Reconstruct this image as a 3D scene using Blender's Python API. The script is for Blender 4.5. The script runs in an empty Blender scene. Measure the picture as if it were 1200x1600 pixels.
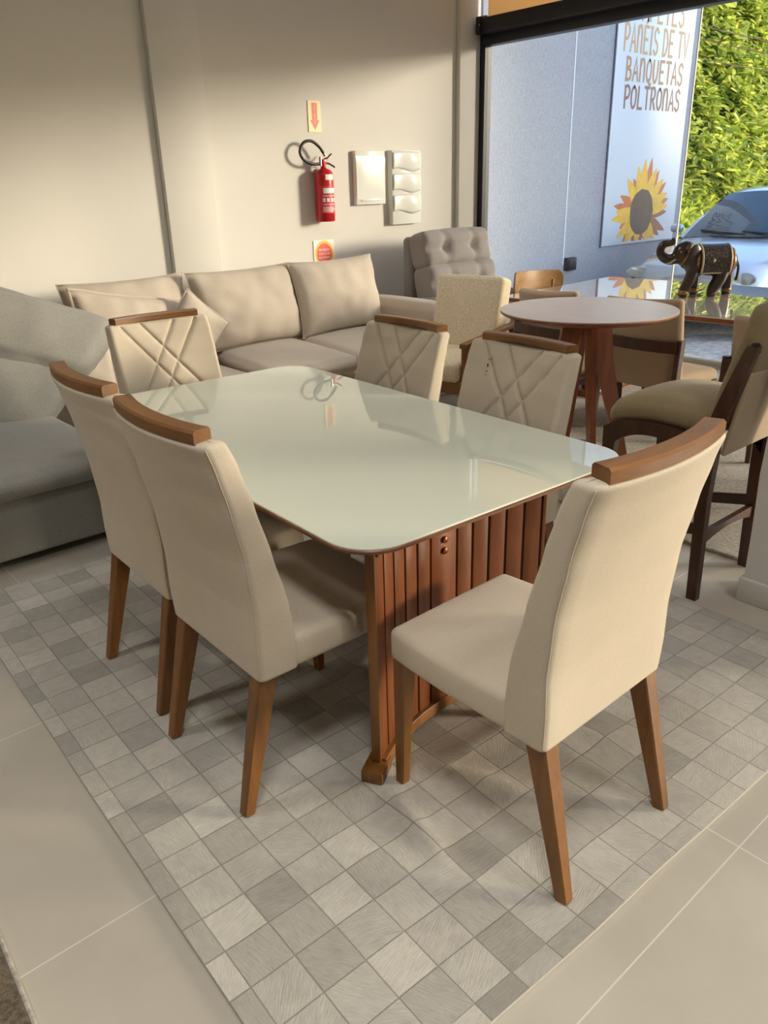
import bpy, bmesh, math, random
from mathutils import Vector, Matrix, noise
random.seed(7)
PI = math.pi
R = math.radians
S = bpy.context.scene
C = S.collection

# ------------------------------------------------------------------ camera
cam = bpy.data.cameras.new('camera'); co = bpy.data.objects.new('camera', cam); C.objects.link(co)
cam.sensor_fit = 'VERTICAL'; cam.sensor_height = 36.0; cam.sensor_width = 27.0
cam.lens = 1226.84 / 1600 * 36
yaw, pitch, roll = R(40.4953), R(22.7973), R(-1.5654)
fw = Vector((math.sin(yaw)*math.cos(pitch), math.cos(yaw)*math.cos(pitch), -math.sin(pitch)))
r0 = Vector((math.cos(yaw), -math.sin(yaw), 0)); u0 = r0.cross(fw)
rv = r0*math.cos(roll) + u0*math.sin(roll); uv = -r0*math.sin(roll) + u0*math.cos(roll)
m = Matrix((rv, uv, -fw)).transposed().to_4x4(); m.translation = Vector((0, 0, 1.65))
co.matrix_world = m
cam.clip_start = 0.05
S.camera = co

# ------------------------------------------------------------------ sky, sun, exposure
S.view_settings.view_transform = 'Standard'; S.view_settings.look = 'None'
S.view_settings.gamma = 1.0; S.view_settings.exposure = -0.14
S.view_settings.use_curve_mapping = False
W = bpy.data.worlds.new('sky'); S.world = W; W.use_nodes = True
nt = W.node_tree; nt.nodes.clear()
sky = nt.nodes.new('ShaderNodeTexSky'); sky.sky_type = 'NISHITA'; sky.sun_disc = False
sky.sun_elevation = R(24); sky.sun_rotation = R(130); sky.air_density = 1.2; sky.dust_density = 1.5
bg = nt.nodes.new('ShaderNodeBackground'); bg.inputs[1].default_value = 0.55
wo = nt.nodes.new('ShaderNodeOutputWorld')
tint = nt.nodes.new('ShaderNodeMix'); tint.data_type = 'RGBA'; tint.blend_type = 'MULTIPLY'; tint.inputs[0].default_value = 1.0
tint.inputs[7].default_value = (0.88, 0.97, 1.12, 1); nt.links.new(sky.outputs[0], tint.inputs[6]); nt.links.new(tint.outputs[2], bg.inputs[0]); nt.links.new(bg.outputs[0], wo.inputs[0])
sun = bpy.data.lights.new('sun', 'SUN'); so = bpy.data.objects.new('sun', sun); C.objects.link(so)
sun.energy = 4.8; sun.angle = R(9.5); sun.color = (1.0, 0.85, 0.67)
SUND = Vector((0.70*math.cos(R(9)), -0.714*math.cos(R(9)), math.sin(R(9))))   # towards the sun
so.rotation_euler = SUND.to_track_quat('Z', 'Y').to_euler()

# ------------------------------------------------------------------ materials
def srgb(r, g, b):
    f = lambda c: (c/255/12.92) if c/255 <= 0.04045 else ((c/255+0.055)/1.055)**2.4
    return (f(r), f(g), f(b), 1)
def newmat(name):
    m = bpy.data.materials.new(name); m.use_nodes = True
    n = m.node_tree; b = n.nodes['Principled BSDF']
    return m, n, b
def N(n, t, **k):
    x = n.nodes.new(t)
    for a, v in k.items(): setattr(x, a, v)
    return x
def coords(n, scale=(1, 1, 1), kind='Object'):
    t = N(n, 'ShaderNodeTexCoord'); mp = N(n, 'ShaderNodeMapping'); mp.inputs['Scale'].default_value = scale
    n.links.new(t.outputs[kind], mp.inputs['Vector']); return mp.outputs['Vector']
def noisetex(n, vec, scale, detail=3, rough=0.55):
    t = N(n, 'ShaderNodeTexNoise'); t.inputs['Scale'].default_value = scale
    t.inputs['Detail'].default_value = detail; t.inputs['Roughness'].default_value = rough
    n.links.new(vec, t.inputs['Vector']); return t
def ramp(n, fac, stops):
    r = N(n, 'ShaderNodeValToRGB'); e = r.color_ramp.elements
    while len(e) < len(stops): e.new(0.5)
    for i, (p, c) in enumerate(stops): e[i].position = p; e[i].color = c
    n.links.new(fac, r.inputs[0]); return r.outputs[0]
def bump(n, b, h, strength, dist=0.002):
    x = N(n, 'ShaderNodeBump'); x.inputs['Strength'].default_value = strength; x.inputs['Distance'].default_value = dist
    n.links.new(h, x.inputs['Height']); n.links.new(x.outputs[0], b.inputs['Normal'])
def plain(name, col, rough=0.5, metal=0.0, spec=0.5, var=0.0, vscale=4, coat=0.0):
    m, n, b = newmat(name)
    b.inputs['Roughness'].default_value = rough; b.inputs['Metallic'].default_value = metal
    b.inputs['Specular IOR Level'].default_value = spec; b.inputs['Coat Weight'].default_value = coat
    v = coords(n); t = noisetex(n, v, vscale)
    lo = tuple(c*(1-var) for c in col[:3])+(1,); hi = tuple(min(1, c*(1+var)) for c in col[:3])+(1,)
    n.links.new(ramp(n, t.outputs[0], [(0.3, lo), (0.7, hi)]), b.inputs['Base Color'])
    return m
def fabric(name, col, weave=900, var=0.08, bs=0.25, sheen=0.15, cloud=0.05, contrast=None):
    m, n, b = newmat(name)
    b.inputs['Roughness'].default_value = 0.9; b.inputs['Specular IOR Level'].default_value = 0.2
    b.inputs['Sheen Weight'].default_value = sheen; b.inputs['Sheen Roughness'].default_value = 0.5
    v = coords(n); t1 = noisetex(n, v, weave*0.35, 2, 0.6); t2 = noisetex(n, v, 7, 3)
    k = contrast or var
    lo = tuple(c*(1-k) for c in col[:3])+(1,); hi = tuple(min(1, c*(1+k)) for c in col[:3])+(1,)
    c1 = ramp(n, t1.outputs[0], [(0.35, lo), (0.65, hi)])
    mx = N(n, 'ShaderNodeMix', data_type='RGBA', blend_type='MULTIPLY'); mx.inputs[0].default_value = 1.0
    c2 = ramp(n, t2.outputs[0], [(0.3, (1-cloud,)*3+(1,)), (0.7, (1, 1, 1, 1))])
    n.links.new(c1, mx.inputs[6]); n.links.new(c2, mx.inputs[7]); n.links.new(mx.outputs[2], b.inputs['Base Color'])
    bump(n, b, t1.outputs[0], bs, 0.001)
    return m
def wood(name, c1, c2, axis='z', rough=0.38, scale=9, spec=0.5):
    m, n, b = newmat(name)
    s = {'x': (0.12, 1, 1), 'y': (1, 0.12, 1), 'z': (1, 1, 0.12)}[axis]
    v = coords(n, s); t = noisetex(n, v, scale*2.2, 5, 0.6)
    w = noisetex(n, v, scale*14, 3, 0.6)
    ad = N(n, 'ShaderNodeMath', operation='MULTIPLY_ADD'); ad.inputs[1].default_value = 0.35
    n.links.new(w.outputs[0], ad.inputs[0]); n.links.new(t.outputs[0], ad.inputs[2])
    n.links.new(ramp(n, ad.outputs[0], [(0.45, c1), (0.85, c2)]), b.inputs['Base Color'])
    b.inputs['Roughness'].default_value = rough; b.inputs['Specular IOR Level'].default_value = spec
    bump(n, b, w.outputs[0], 0.05, 0.001)
    return m

M = {}
M['chair'] = fabric('beige_upholstery', srgb(201, 188, 169), weave=1100, var=0.07, bs=0.2)
M['sofa_beige'] = fabric('sand_sofa_linen', srgb(192, 180, 165), weave=900, var=0.1)
M['sofa_grey'] = fabric('grey_sofa_weave', srgb(150, 148, 142), weave=700, var=0.16, bs=0.35)
M['recliner'] = fabric('grey_suede', srgb(150, 144, 142), weave=600, var=0.06)
M['oat'] = fabric('oatmeal_tweed', srgb(206, 191, 164), weave=420, var=0.2, bs=0.5, contrast=0.22)
M['khaki'] = fabric('khaki_upholstery', srgb(142, 126, 98), weave=700, var=0.12)
M['taupe'] = fabric('taupe_upholstery', srgb(168, 148, 124), weave=800, var=0.06)
M['wood'] = wood('honey_wood', srgb(100, 61, 23), srgb(132, 86, 37))
M['wood_x'] = wood('honey_wood_rail', srgb(104, 66, 28), srgb(138, 91, 44), 'x')
M['wood_slat'] = wood('cinnamon_wood', srgb(96, 52, 25), srgb(128, 73, 38), 'z', 0.35)
M['wood_edge'] = wood('brown_wood_edge', srgb(92, 54, 32), srgb(116, 72, 44), 'x', 0.4)
M['wood_dark'] = wood('walnut_wood', srgb(48, 28, 18), srgb(72, 43, 28), 'z', 0.35)
M['wood_red'] = wood('reddish_wood', srgb(100, 50, 24), srgb(136, 74, 38), 'z', 0.35)
M['ply'] = wood('pale_plywood', srgb(142, 104, 66), srgb(170, 130, 88), 'x', 0.35)
M['laminate'] = wood('pale_laminate', srgb(176, 160, 146), srgb(188, 172, 158), 'y', 0.28)
M['glass_top'] = plain('mint_white_glass', srgb(214, 219, 203), 0.0, 0, 0.9)
M['glass_top2'] = plain('cream_white_glass', srgb(205, 198, 188), 0.0, 0, 1.0, coat=1.0)
for mm_ in (M['glass_top2'],): mm_.node_tree.nodes['Principled BSDF'].inputs['Coat Roughness'].default_value = 0.0; mm_.node_tree.nodes['Principled BSDF'].inputs['Coat IOR'].default_value = 1.7
M['black'] = plain('black_metal', srgb(22, 24, 34), 0.4)
M['blackp'] = plain('black_plastic', srgb(26, 22, 24), 0.4)
M['brass'] = plain('brass', srgb(150, 95, 45), 0.3, 0.8)
M['chrome'] = plain('chrome', srgb(205, 200, 190), 0.25, 1.0)
M['white_pl'] = plain('white_plastic', srgb(232, 234, 228), 0.12)
M['red'] = plain('red_enamel', srgb(190, 24, 34), 0.3)
M['label_red'] = plain('label_print_red', srgb(208, 62, 72), 0.45)
M['paper'] = plain('white_print', srgb(238, 236, 232), 0.5)
M['cream'] = plain('glow_cream_print', srgb(244, 228, 178), 0.5)
M['orange'] = plain('orange_red_print', srgb(226, 112, 84), 0.5)
M['yellow'] = plain('yellow_print', srgb(250, 192, 40), 0.5)
M['redprint'] = plain('red_print', srgb(232, 84, 60), 0.5)
M['board'] = plain('sign_white', srgb(226, 236, 246), 0.35)
M['boardedge'] = plain('sign_edge_grey', srgb(110, 112, 130), 0.4)
M['gold1'] = plain('letter_gold', srgb(206, 166, 118), 0.4)
M['gold2'] = plain('letter_bronze', srgb(182, 138, 104), 0.4)
M['gold3'] = plain('letter_brown', srgb(142, 104, 92), 0.4)
M['petal_y'] = plain('petal_yellow', srgb(240, 190, 66), 0.45, var=0.12, vscale=9)
M['petal_o'] = plain('petal_orange', srgb(206, 116, 62), 0.45, var=0.15, vscale=9)
M['petal_b'] = plain('petal_brown', srgb(150, 84, 68), 0.45, var=0.15, vscale=9)
M['seed'] = plain('seed_brown', srgb(88, 70, 66), 0.5, var=0.2, vscale=30)
M['carpaint'] = plain('silver_paint', srgb(196, 203, 212), 0.22, 0.55, 0.6, coat=0.6)
M['carglass'] = plain('car_glass', srgb(46, 70, 84), 0.0, 0, 1.0)
M['cartrim'] = plain('car_black_trim', srgb(30, 32, 40), 0.45)
M['tyre'] = plain('tyre_rubber', srgb(34, 34, 36), 0.8)
M['lens'] = plain('headlight_lens', srgb(190, 200, 206), 0.08, 0.4, 0.8)
M['ele'] = plain('dark_resin', srgb(48, 32, 26), 0.3, 0, 0.6, 0.3, 60)
M['elegold'] = plain('antique_gold', srgb(150, 108, 60), 0.4, 0.35, 0.5, 0.3, 80)
M['elesilver'] = plain('pale_beads', srgb(176, 160, 136), 0.4, 0.3)
M['stem'] = plain('bark_brown', srgb(86, 68, 48), 0.9, var=0.3)

def elephant_cloth():
    m, n, b = newmat('beaded_blanket')
    v = coords(n); t = N(n, 'ShaderNodeTexVoronoi'); t.inputs['Scale'].default_value = 85
    n.links.new(v, t.inputs['Vector'])
    n.links.new(ramp(n, t.outputs['Distance'], [(0.15, srgb(120, 100, 78)), (0.4, srgb(46, 36, 30))]), b.inputs['Base Color'])
    bump(n, b, t.outputs['Distance'], 0.6, 0.003); b.inputs['Roughness'].default_value = 0.45
    return m
M['elecloth'] = elephant_cloth()

def wall_mat(name, col, bs=0.08):
    m, n, b = newmat(name); v = coords(n); t = noisetex(n, v, 160, 3); t2 = noisetex(n, v, 1.3, 3)
    lo = tuple(c*0.96 for c in col[:3])+(1,)
    n.links.new(ramp(n, t2.outputs[0], [(0.3, lo), (0.7, col)]), b.inputs['Base Color'])
    b.inputs['Roughness'].default_value = 0.75; b.inputs['Specular IOR Level'].default_value = 0.25
    bump(n, b, t.outputs[0], bs, 0.001); return m
M['wall'] = wall_mat('painted_wall', srgb(222, 219, 212))
M['pillar'] = wall_mat('painted_pillar', srgb(206, 203, 197))
M['ceiling'] = wall_mat('painted_ceiling', srgb(214, 212, 206))
def ext_wall():
    m, n, b = newmat('textured_render'); v = coords(n); t = noisetex(n, v, 42, 6, 0.75)
    v2 = coords(n, (14, 14, 1.2)); t2 = noisetex(n, v2, 9, 4, 0.7)
    ad = N(n, 'ShaderNodeMath', operation='ADD'); n.links.new(t.outputs[0], ad.inputs[0]); n.links.new(t2.outputs[0], ad.inputs[1])
    ml = N(n, 'ShaderNodeMath', operation='MULTIPLY'); ml.inputs[1].default_value = 0.5; n.links.new(ad.outputs[0], ml.inputs[0])
    n.links.new(ramp(n, ml.outputs[0], [(0.35, srgb(142, 146, 156)), (0.62, srgb(188, 192, 200))]), b.inputs['Base Color'])
    b.inputs['Roughness'].default_value = 0.9; bump(n, b, ml.outputs[0], 0.9, 0.012); return m
M['ext'] = ext_wall()
def floor_mat():
    m, n, b = newmat('porcelain_tiles')
    t = N(n, 'ShaderNodeTexCoord'); sp = N(n, 'ShaderNodeSeparateXYZ'); n.links.new(t.outputs['Object'], sp.inputs[0])
    masks = []
    for ax, off in ((0, 1.715), (1, 0.595)):
        a = N(n, 'ShaderNodeMath', operation='SUBTRACT'); a.inputs[1].default_value = off; n.links.new(sp.outputs[ax], a.inputs[0])
        d = N(n, 'ShaderNodeMath', operation='DIVIDE'); d.inputs[1].default_value = 0.91; n.links.new(a.outputs[0], d.inputs[0])
        f = N(n, 'ShaderNodeMath', operation='ADD'); f.inputs[1].default_value = 0.5; n.links.new(d.outputs[0], f.inputs[0])
        fr = N(n, 'ShaderNodeMath', operation='FRACT'); n.links.new(f.outputs[0], fr.inputs[0])
        s = N(n, 'ShaderNodeMath', operation='SUBTRACT'); s.inputs[1].default_value = 0.5; n.links.new(fr.outputs[0], s.inputs[0])
        ab = N(n, 'ShaderNodeMath', operation='ABSOLUTE'); n.links.new(s.outputs[0], ab.inputs[0])
        lt = N(n, 'ShaderNodeMath', operation='LESS_THAN'); lt.inputs[1].default_value = 0.0022; n.links.new(ab.outputs[0], lt.inputs[0])
        masks.append(lt.outputs[0])
    mx = N(n, 'ShaderNodeMath', operation='MAXIMUM'); n.links.new(masks[0], mx.inputs[0]); n.links.new(masks[1], mx.inputs[1])
    nz = noisetex(n, t.outputs['Object'], 2.2, 4, 0.6)
    base = ramp(n, nz.outputs[0], [(0.3, srgb(172, 165, 153)), (0.7, srgb(184, 177, 164))])
    mc = N(n, 'ShaderNodeMix', data_type='RGBA'); n.links.new(mx.outputs[0], mc.inputs[0]); n.links.new(base, mc.inputs[6])
    mc.inputs[7].default_value = srgb(206, 200, 190); n.links.new(mc.outputs[2], b.inputs['Base Color'])
    b.inputs['Roughness'].default_value = 0.42; b.inputs['Specular IOR Level'].default_value = 0.35
    return m
M['floor'] = floor_mat()
PATCH = 0.1165
def rug_mat():
    m, n, b = newmat('cowhide_patchwork')
    t = N(n, 'ShaderNodeTexCoord'); UVv = t.outputs['UV']
    sp = N(n, 'ShaderNodeSeparateXYZ'); n.links.new(UVv, sp.inputs[0])
    def cell(ax):
        f = N(n, 'ShaderNodeMath', operation='FLOOR'); n.links.new(sp.outputs[ax], f.inputs[0])
        fr = N(n, 'ShaderNodeMath', operation='FRACT'); n.links.new(sp.outputs[ax], fr.inputs[0])
        s = N(n, 'ShaderNodeMath', operation='SUBTRACT'); s.inputs[1].default_value = 0.5; n.links.new(fr.outputs[0], s.inputs[0])
        a = N(n, 'ShaderNodeMath', operation='ABSOLUTE'); n.links.new(s.outputs[0], a.inputs[0])
        return f.outputs[0], a.outputs[0]
    ix, ex = cell(0); iy, ey = cell(1)
    cb = N(n, 'ShaderNodeCombineXYZ'); n.links.new(ix, cb.inputs[0]); n.links.new(iy, cb.inputs[1])
    wn = N(n, 'ShaderNodeTexWhiteNoise', noise_dimensions='3D'); n.links.new(cb.outputs[0], wn.inputs['Vector'])
    # fur: streaky noise turned by a random angle in every patch
    ang = N(n, 'ShaderNodeMath', operation='MULTIPLY'); ang.inputs[1].default_value = 6.28; n.links.new(wn.outputs['Value'], ang.inputs[0])
    ro = N(n, 'ShaderNodeVectorRotate', rotation_type='Z_AXIS'); n.links.new(UVv, ro.inputs['Vector']); n.links.new(ang.outputs[0], ro.inputs['Angle'])
    mp = N(n, 'ShaderNodeMapping'); mp.inputs['Scale'].default_value = (3.0, 38, 1); n.links.new(ro.outputs[0], mp.inputs['Vector'])
    fur = noisetex(n, mp.outputs[0], 1.0, 4, 0.65); fur.inputs['Distortion'].default_value = 0.6
    big = noisetex(n, UVv, 2.6, 3, 0.6)
    col = ramp(n, wn.outputs['Value'], [(0.0, srgb(160, 155, 146)), (0.1, srgb(174, 169, 160)), (0.5, srgb(187, 182, 173)), (0.85, srgb(195, 190, 180)), (1.0, srgb(204, 199, 189))])
    fr = ramp(n, fur.outputs[0], [(0.3, (0.74, 0.74, 0.73, 1)), (0.7, (1.08, 1.08, 1.07, 1))])
    bg_ = ramp(n, big.outputs[0], [(0.3, (0.9, 0.9, 0.9, 1)), (0.7, (1.04, 1.04, 1.04, 1))])
    m1 = N(n, 'ShaderNodeMix', data_type='RGBA', blend_type='MULTIPLY'); m1.inputs[0].default_value = 0.85; n.links.new(col, m1.inputs[6]); n.links.new(fr, m1.inputs[7])
    m2 = N(n, 'ShaderNodeMix', data_type='RGBA', blend_type='MULTIPLY'); m2.inputs[0].default_value = 1; n.links.new(m1.outputs[2], m2.inputs[6]); n.links.new(bg_, m2.inputs[7])
    em = N(n, 'ShaderNodeMath', operation='MAXIMUM'); n.links.new(ex, em.inputs[0]); n.links.new(ey, em.inputs[1])
    jit = noisetex(n, UVv, 60, 2); j2 = N(n, 'ShaderNodeMath', operation='MULTIPLY_ADD'); j2.inputs[1].default_value = 0.03
    n.links.new(jit.outputs[0], j2.inputs[0]); n.links.new(em.outputs[0], j2.inputs[2])
    seam = ramp(n, j2.outputs[0], [(0.492, (0, 0, 0, 1)), (0.514, (1, 1, 1, 1))])
    m3 = N(n, 'ShaderNodeMix', data_type='RGBA'); n.links.new(seam, m3.inputs[0]); n.links.new(m2.outputs[2], m3.inputs[6]); m3.inputs[7].default_value = srgb(146, 139, 128)
    n.links.new(m3.outputs[2], b.inputs['Base Color'])
    b.inputs['Roughness'].default_value = 0.6; b.inputs['Specular IOR Level'].default_value = 0.35; b.inputs['Sheen Weight'].default_value = 0.1
    h = N(n, 'ShaderNodeMath', operation='SUBTRACT'); n.links.new(fur.outputs[0], h.inputs[0]); n.links.new(seam, h.inputs[1])
    bump(n, b, h.outputs[0], 0.7, 0.004)
    return m
M['rug'] = rug_mat()
M['shag'] = fabric('pale_shag', srgb(176, 168, 154), weave=160, var=0.2, bs=1.0, cloud=0.2)
M['darkrug'] = fabric('dark_brown_pile', srgb(92, 80, 66), weave=260, var=0.35, bs=1.0, contrast=0.4)
def leafmat(name, c, tr):
    m, n, b = newmat(name); g = N(n, 'ShaderNodeNewGeometry')
    rp = ramp(n, g.outputs['Random Per Island'], [(0.0, srgb(*c[0])), (0.5, srgb(*c[1])), (1.0, srgb(*c[2]))])
    n.links.new(rp, b.inputs['Base Color']); b.inputs['Roughness'].default_value = 0.5
    t = N(n, 'ShaderNodeBsdfTranslucent'); n.links.new(rp, t.inputs[0])
    mx = N(n, 'ShaderNodeMixShader'); mx.inputs[0].default_value = tr
    n.links.new(b.outputs[0], mx.inputs[1]); n.links.new(t.outputs[0], mx.inputs[2])
    n.links.new(mx.outputs[0], n.nodes['Material Output'].inputs[0]); return m
M['leaf'] = leafmat('hill_leaves', ((112, 134, 44), (174, 186, 70), (228, 224, 112)), 0.45)
M['grass'] = leafmat('tall_grass', ((150, 168, 56), (190, 200, 74), (222, 222, 110)), 0.45)
def ground(name, a, b_, sc):
    m, n, b = newmat(name); v = coords(n); t = noisetex(n, v, sc, 5, 0.7)
    n.links.new(ramp(n, t.outputs[0], [(0.35, srgb(*a)), (0.6, srgb(*b_))]), b.inputs['Base Color']); b.inputs['Roughness'].default_value = 0.95
    bump(n, b, t.outputs[0], 0.5, 0.02); return m
M['pave'] = ground('grey_paving', (118, 122, 132), (164, 166, 172), 14)
M['soil'] = ground('hill_soil', (70, 70, 36), (120, 112, 62), 2.5)
M['kerb'] = ground('kerb_stone', (150, 120, 90), (206, 184, 150), 5)
def pane():
    m, n, b = newmat('clear_pane'); n.nodes.remove(b)
    t = N(n, 'ShaderNodeBsdfTransparent'); t.inputs[0].default_value = (0.97, 0.985, 0.98, 1)
    g = N(n, 'ShaderNodeBsdfGlossy'); g.inputs['Roughness'].default_value = 0.0
    f = N(n, 'ShaderNodeFresnel'); f.inputs[0].default_value = 1.3
    mx = N(n, 'ShaderNodeMixShader'); n.links.new(f.outputs[0], mx.inputs[0]); n.links.new(t.outputs[0], mx.inputs[1]); n.links.new(g.outputs[0], mx.inputs[2])
    n.links.new(mx.outputs[0], n.nodes['Material Output'].inputs[0]); return m
M['pane'] = pane()
def blindmat():
    m, n, b = newmat('tan_blind_cloth'); b.inputs['Base Color'].default_value = srgb(224, 196, 156); b.inputs['Roughness'].default_value = 0.9
    t = N(n, 'ShaderNodeBsdfTranslucent'); t.inputs[0].default_value = srgb(214, 186, 146)
    mx = N(n, 'ShaderNodeMixShader'); mx.inputs[0].default_value = 0.75
    n.links.new(b.outputs[0], mx.inputs[1]); n.links.new(t.outputs[0], mx.inputs[2]); n.links.new(mx.outputs[0], n.nodes['Material Output'].inputs[0]); return m
M['blind'] = blindmat()
def lampmat():
    m, n, b = newmat('fill_diffuser'); b.inputs['Emission Color'].default_value = (1, 0.93, 0.82, 1); b.inputs['Emission Strength'].default_value = 3; return m
M['lamp'] = lampmat()  # glowing face of the added fill lamps

# ------------------------------------------------------------------ mesh helpers
def obj(name, bm, mat, parent=None, smooth=True, ang=38, loc=None, rot=None):
    me = bpy.data.meshes.new(name)
    bmesh.ops.recalc_face_normals(bm, faces=bm.faces[:])
    bm.to_mesh(me); bm.free()
    for x in (mat if isinstance(mat, (list, tuple)) else [mat]): me.materials.append(x)
    if smooth:
        me.polygons.foreach_set('use_smooth', [True]*len(me.polygons)); me.set_sharp_from_angle(angle=R(ang))
    o = bpy.data.objects.new(name, me); C.objects.link(o)
    if parent: o.parent = parent
    if loc: o.location = loc
    if rot: o.rotation_euler = rot
    return o
def tag(o, label, cat, group=None, kind=None):
    o['label'] = label; o['category'] = cat
    if group: o['group'] = group
    if kind: o['kind'] = kind
    return o
def struct(o): o['kind'] = 'structure'; return o
def thing(name, label, cat, loc=(0, 0, 0), rotz=0, group=None):
    o = bpy.data.objects.new(name, None); C.objects.link(o); o.empty_display_size = 0.1
    o.location = loc; o.rotation_euler = (0, 0, rotz); return tag(o, label, cat, group)
def dup(root, loc, rotz, label=None):
    r = root.copy(); C.objects.link(r); r.location = loc; r.rotation_euler = (0, 0, rotz)
    if label: r['label'] = label
    for ch in list(root.children):
        c = ch.copy(); C.objects.link(c); c.parent = r
        for g in list(ch.children):
            d = g.copy(); C.objects.link(d); d.parent = c
    return r
def box(bm, x0, x1, y0, y1, z0, z1, bev=0.0, seg=2, mi=0):
    g = bmesh.ops.create_cube(bm, size=1); vs = g['verts']
    for v in vs: v.co = Vector(((x0+x1)/2+v.co.x*(x1-x0), (y0+y1)/2+v.co.y*(y1-y0), (z0+z1)/2+v.co.z*(z1-z0)))
    fs = list({f for v in vs for f in v.link_faces})
    for f in fs: f.material_index = mi
    if bev:
        es = list({e for v in vs for e in v.link_edges})
        bmesh.ops.bevel(bm, geom=es, offset=bev, segments=seg, affect='EDGES', profile=0.5)
    return bm
def nbox(*a, **k): return box(bmesh.new(), *a, **k)
def loft(bm, rings, cap=True, closed=True, mi=0):
    vr = [[bm.verts.new(p) for p in r] for r in rings]
    for a, b in zip(vr, vr[1:]):
        n = len(a)
        for i in range(n if closed else n-1):
            f = bm.faces.new((a[i], a[(i+1) % n], b[(i+1) % n], b[i])); f.material_index = mi
    if cap and closed:
        for r in (vr[0], vr[-1]):
            f = bm.faces.new(r); f.material_index = mi
    return vr
def bar(bm, p, q, a, b, up=(0, 0, 1), a2=None, b2=None, bev=0.004):
    """square-section bar from p to q; a x b half sizes at p, a2 x b2 at q"""
    p, q = Vector(p), Vector(q); d = (q-p).normalized(); u = Vector(up)
    s = d.cross(u)
    if s.length < 1e-4: s = d.cross(Vector((1, 0, 0)))
    s.normalize(); t = s.cross(d).normalized()
    a2 = a if a2 is None else a2; b2 = b if b2 is None else b2
    def ring(c, a, b):
        k = min(bev, a*0.45, b*0.45); o = []
        for sx, sy in ((1, 1), (-1, 1), (-1, -1), (1, -1)):
            if sx*sy > 0: o += [c+s*sx*a+t*sy*(b-k), c+s*sx*(a-k)+t*sy*b]
            else: o += [c+s*sx*(a-k)+t*sy*b, c+s*sx*a+t*sy*(b-k)]
        return o
    loft(bm, [ring(p, a, b), ring(q, a2, b2)]); return bm
def tube(bm, pts, r, n=10, cap=True, mi=0):
    pts = [Vector(p) for p in pts]; rad = r if isinstance(r, (list, tuple)) else [r]*len(pts); rings = []
    ref = None
    for i, p in enumerate(pts):
        d = (pts[min(i+1, len(pts)-1)]-pts[max(i-1, 0)]).normalized()
        if ref is None: ref = d.orthogonal().normalized()
        s = (ref-d*ref.dot(d)).normalized(); ref = s; t = d.cross(s)
        rings.append([p+(s*math.cos(2*PI*k/n)+t*math.sin(2*PI*k/n))*rad[i] for k in range(n)])
    loft(bm, rings, cap, mi=mi); return bm
def lathe(bm, prof, n=28, cx=0, cy=0, mi=0):
    loft(bm, [[(cx+r*math.cos(2*PI*k/n), cy+r*math.sin(2*PI*k/n), z) for k in range(n)] for r, z in prof], mi=mi); return bm
def crv(pts, n=10):
    """Catmull-Rom through the points"""
    P = [Vector(p) for p in pts]; P = [2*P[0]-P[1]]+P+[2*P[-1]-P[-2]]; o = []
    for i in range(1, len(P)-2):
        for k in range(n):
            t = k/n
            o.append(0.5*(2*P[i]+(P[i+1]-P[i-1])*t+(2*P[i-1]-5*P[i]+4*P[i+1]-P[i+2])*t*t+(3*P[i]-P[i-1]-3*P[i+1]+P[i+2])*t**3))
    return o+[P[-2]]
def axis_pts(s, r, n):
    k = [0, 0.35, 0.7, 1.0]; lo = [-s+r*(1-math.cos(x*PI/2)) if False else -s+r*x for x in k]
    mid = [-(s-r)+2*(s-r)*i/n for i in range(1, n)]; hi = [s-r*x for x in reversed(k)]
    return lo+mid+hi
def softbox(sx, sy, sz, r, n=8, puff=(0, 0, 0), wr=0.0, seed=0, fn=None, c=(0, 0, 0)):
    """rounded box, half sizes sx sy sz, each face may puff out, wr = wrinkle height"""
    bm = bmesh.new(); r = min(r, sx*0.98, sy*0.98, sz*0.98); vd = {}
    A = [axis_pts(sx, r, n), axis_pts(sy, r, n), axis_pts(sz, r, max(2, n//3))]; S3 = (sx, sy, sz)
    def vert(p):
        k = tuple(round(x, 5) for x in p)
        if k in vd: return vd[k]
        inner = Vector([max(-(s-r), min(s-r, x)) for s, x in zip(S3, p)]); d = Vector(p)-inner
        q = inner+d.normalized()*r if d.length > 1e-9 else Vector(p)
        u = [x/s for x, s in zip(p, S3)]
        w = lambda a, b: max(0, 1-u[a]**2)*max(0, 1-u[b]**2)
        q = q+Vector((puff[0]*u[0]*w(1, 2), puff[1]*u[1]*w(0, 2), puff[2]*u[2]*w(0, 1)))
        if wr:
            nz = noise.noise(Vector((q.x*9+seed*7.3, q.y*9+seed, q.z*9)))+0.6*noise.noise(Vector((q.x*24+seed, q.y*24, q.z*24+seed*3)))
            q = q+(q-inner*0.6).normalized()*nz*wr
        if fn: q = fn(q, u)
        v = bm.verts.new(q+Vector(c)); vd[k] = v; return v
    for ax in range(3):
        a, b = [(1, 2), (2, 0), (0, 1)][ax]
        for sgn in (-1, 1):
            for i in range(len(A[a])-1):
                for j in range(len(A[b])-1):
                    f = []
                    for di, dj in ((0, 0), (1, 0), (1, 1), (0, 1)):
                        p = [0, 0, 0]; p[ax] = sgn*S3[ax]; p[a] = A[a][i+di]; p[b] = A[b][j+dj]; f.append(vert(p))
                    try: bm.faces.new(f)
                    except ValueError: pass
    return bm
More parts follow.
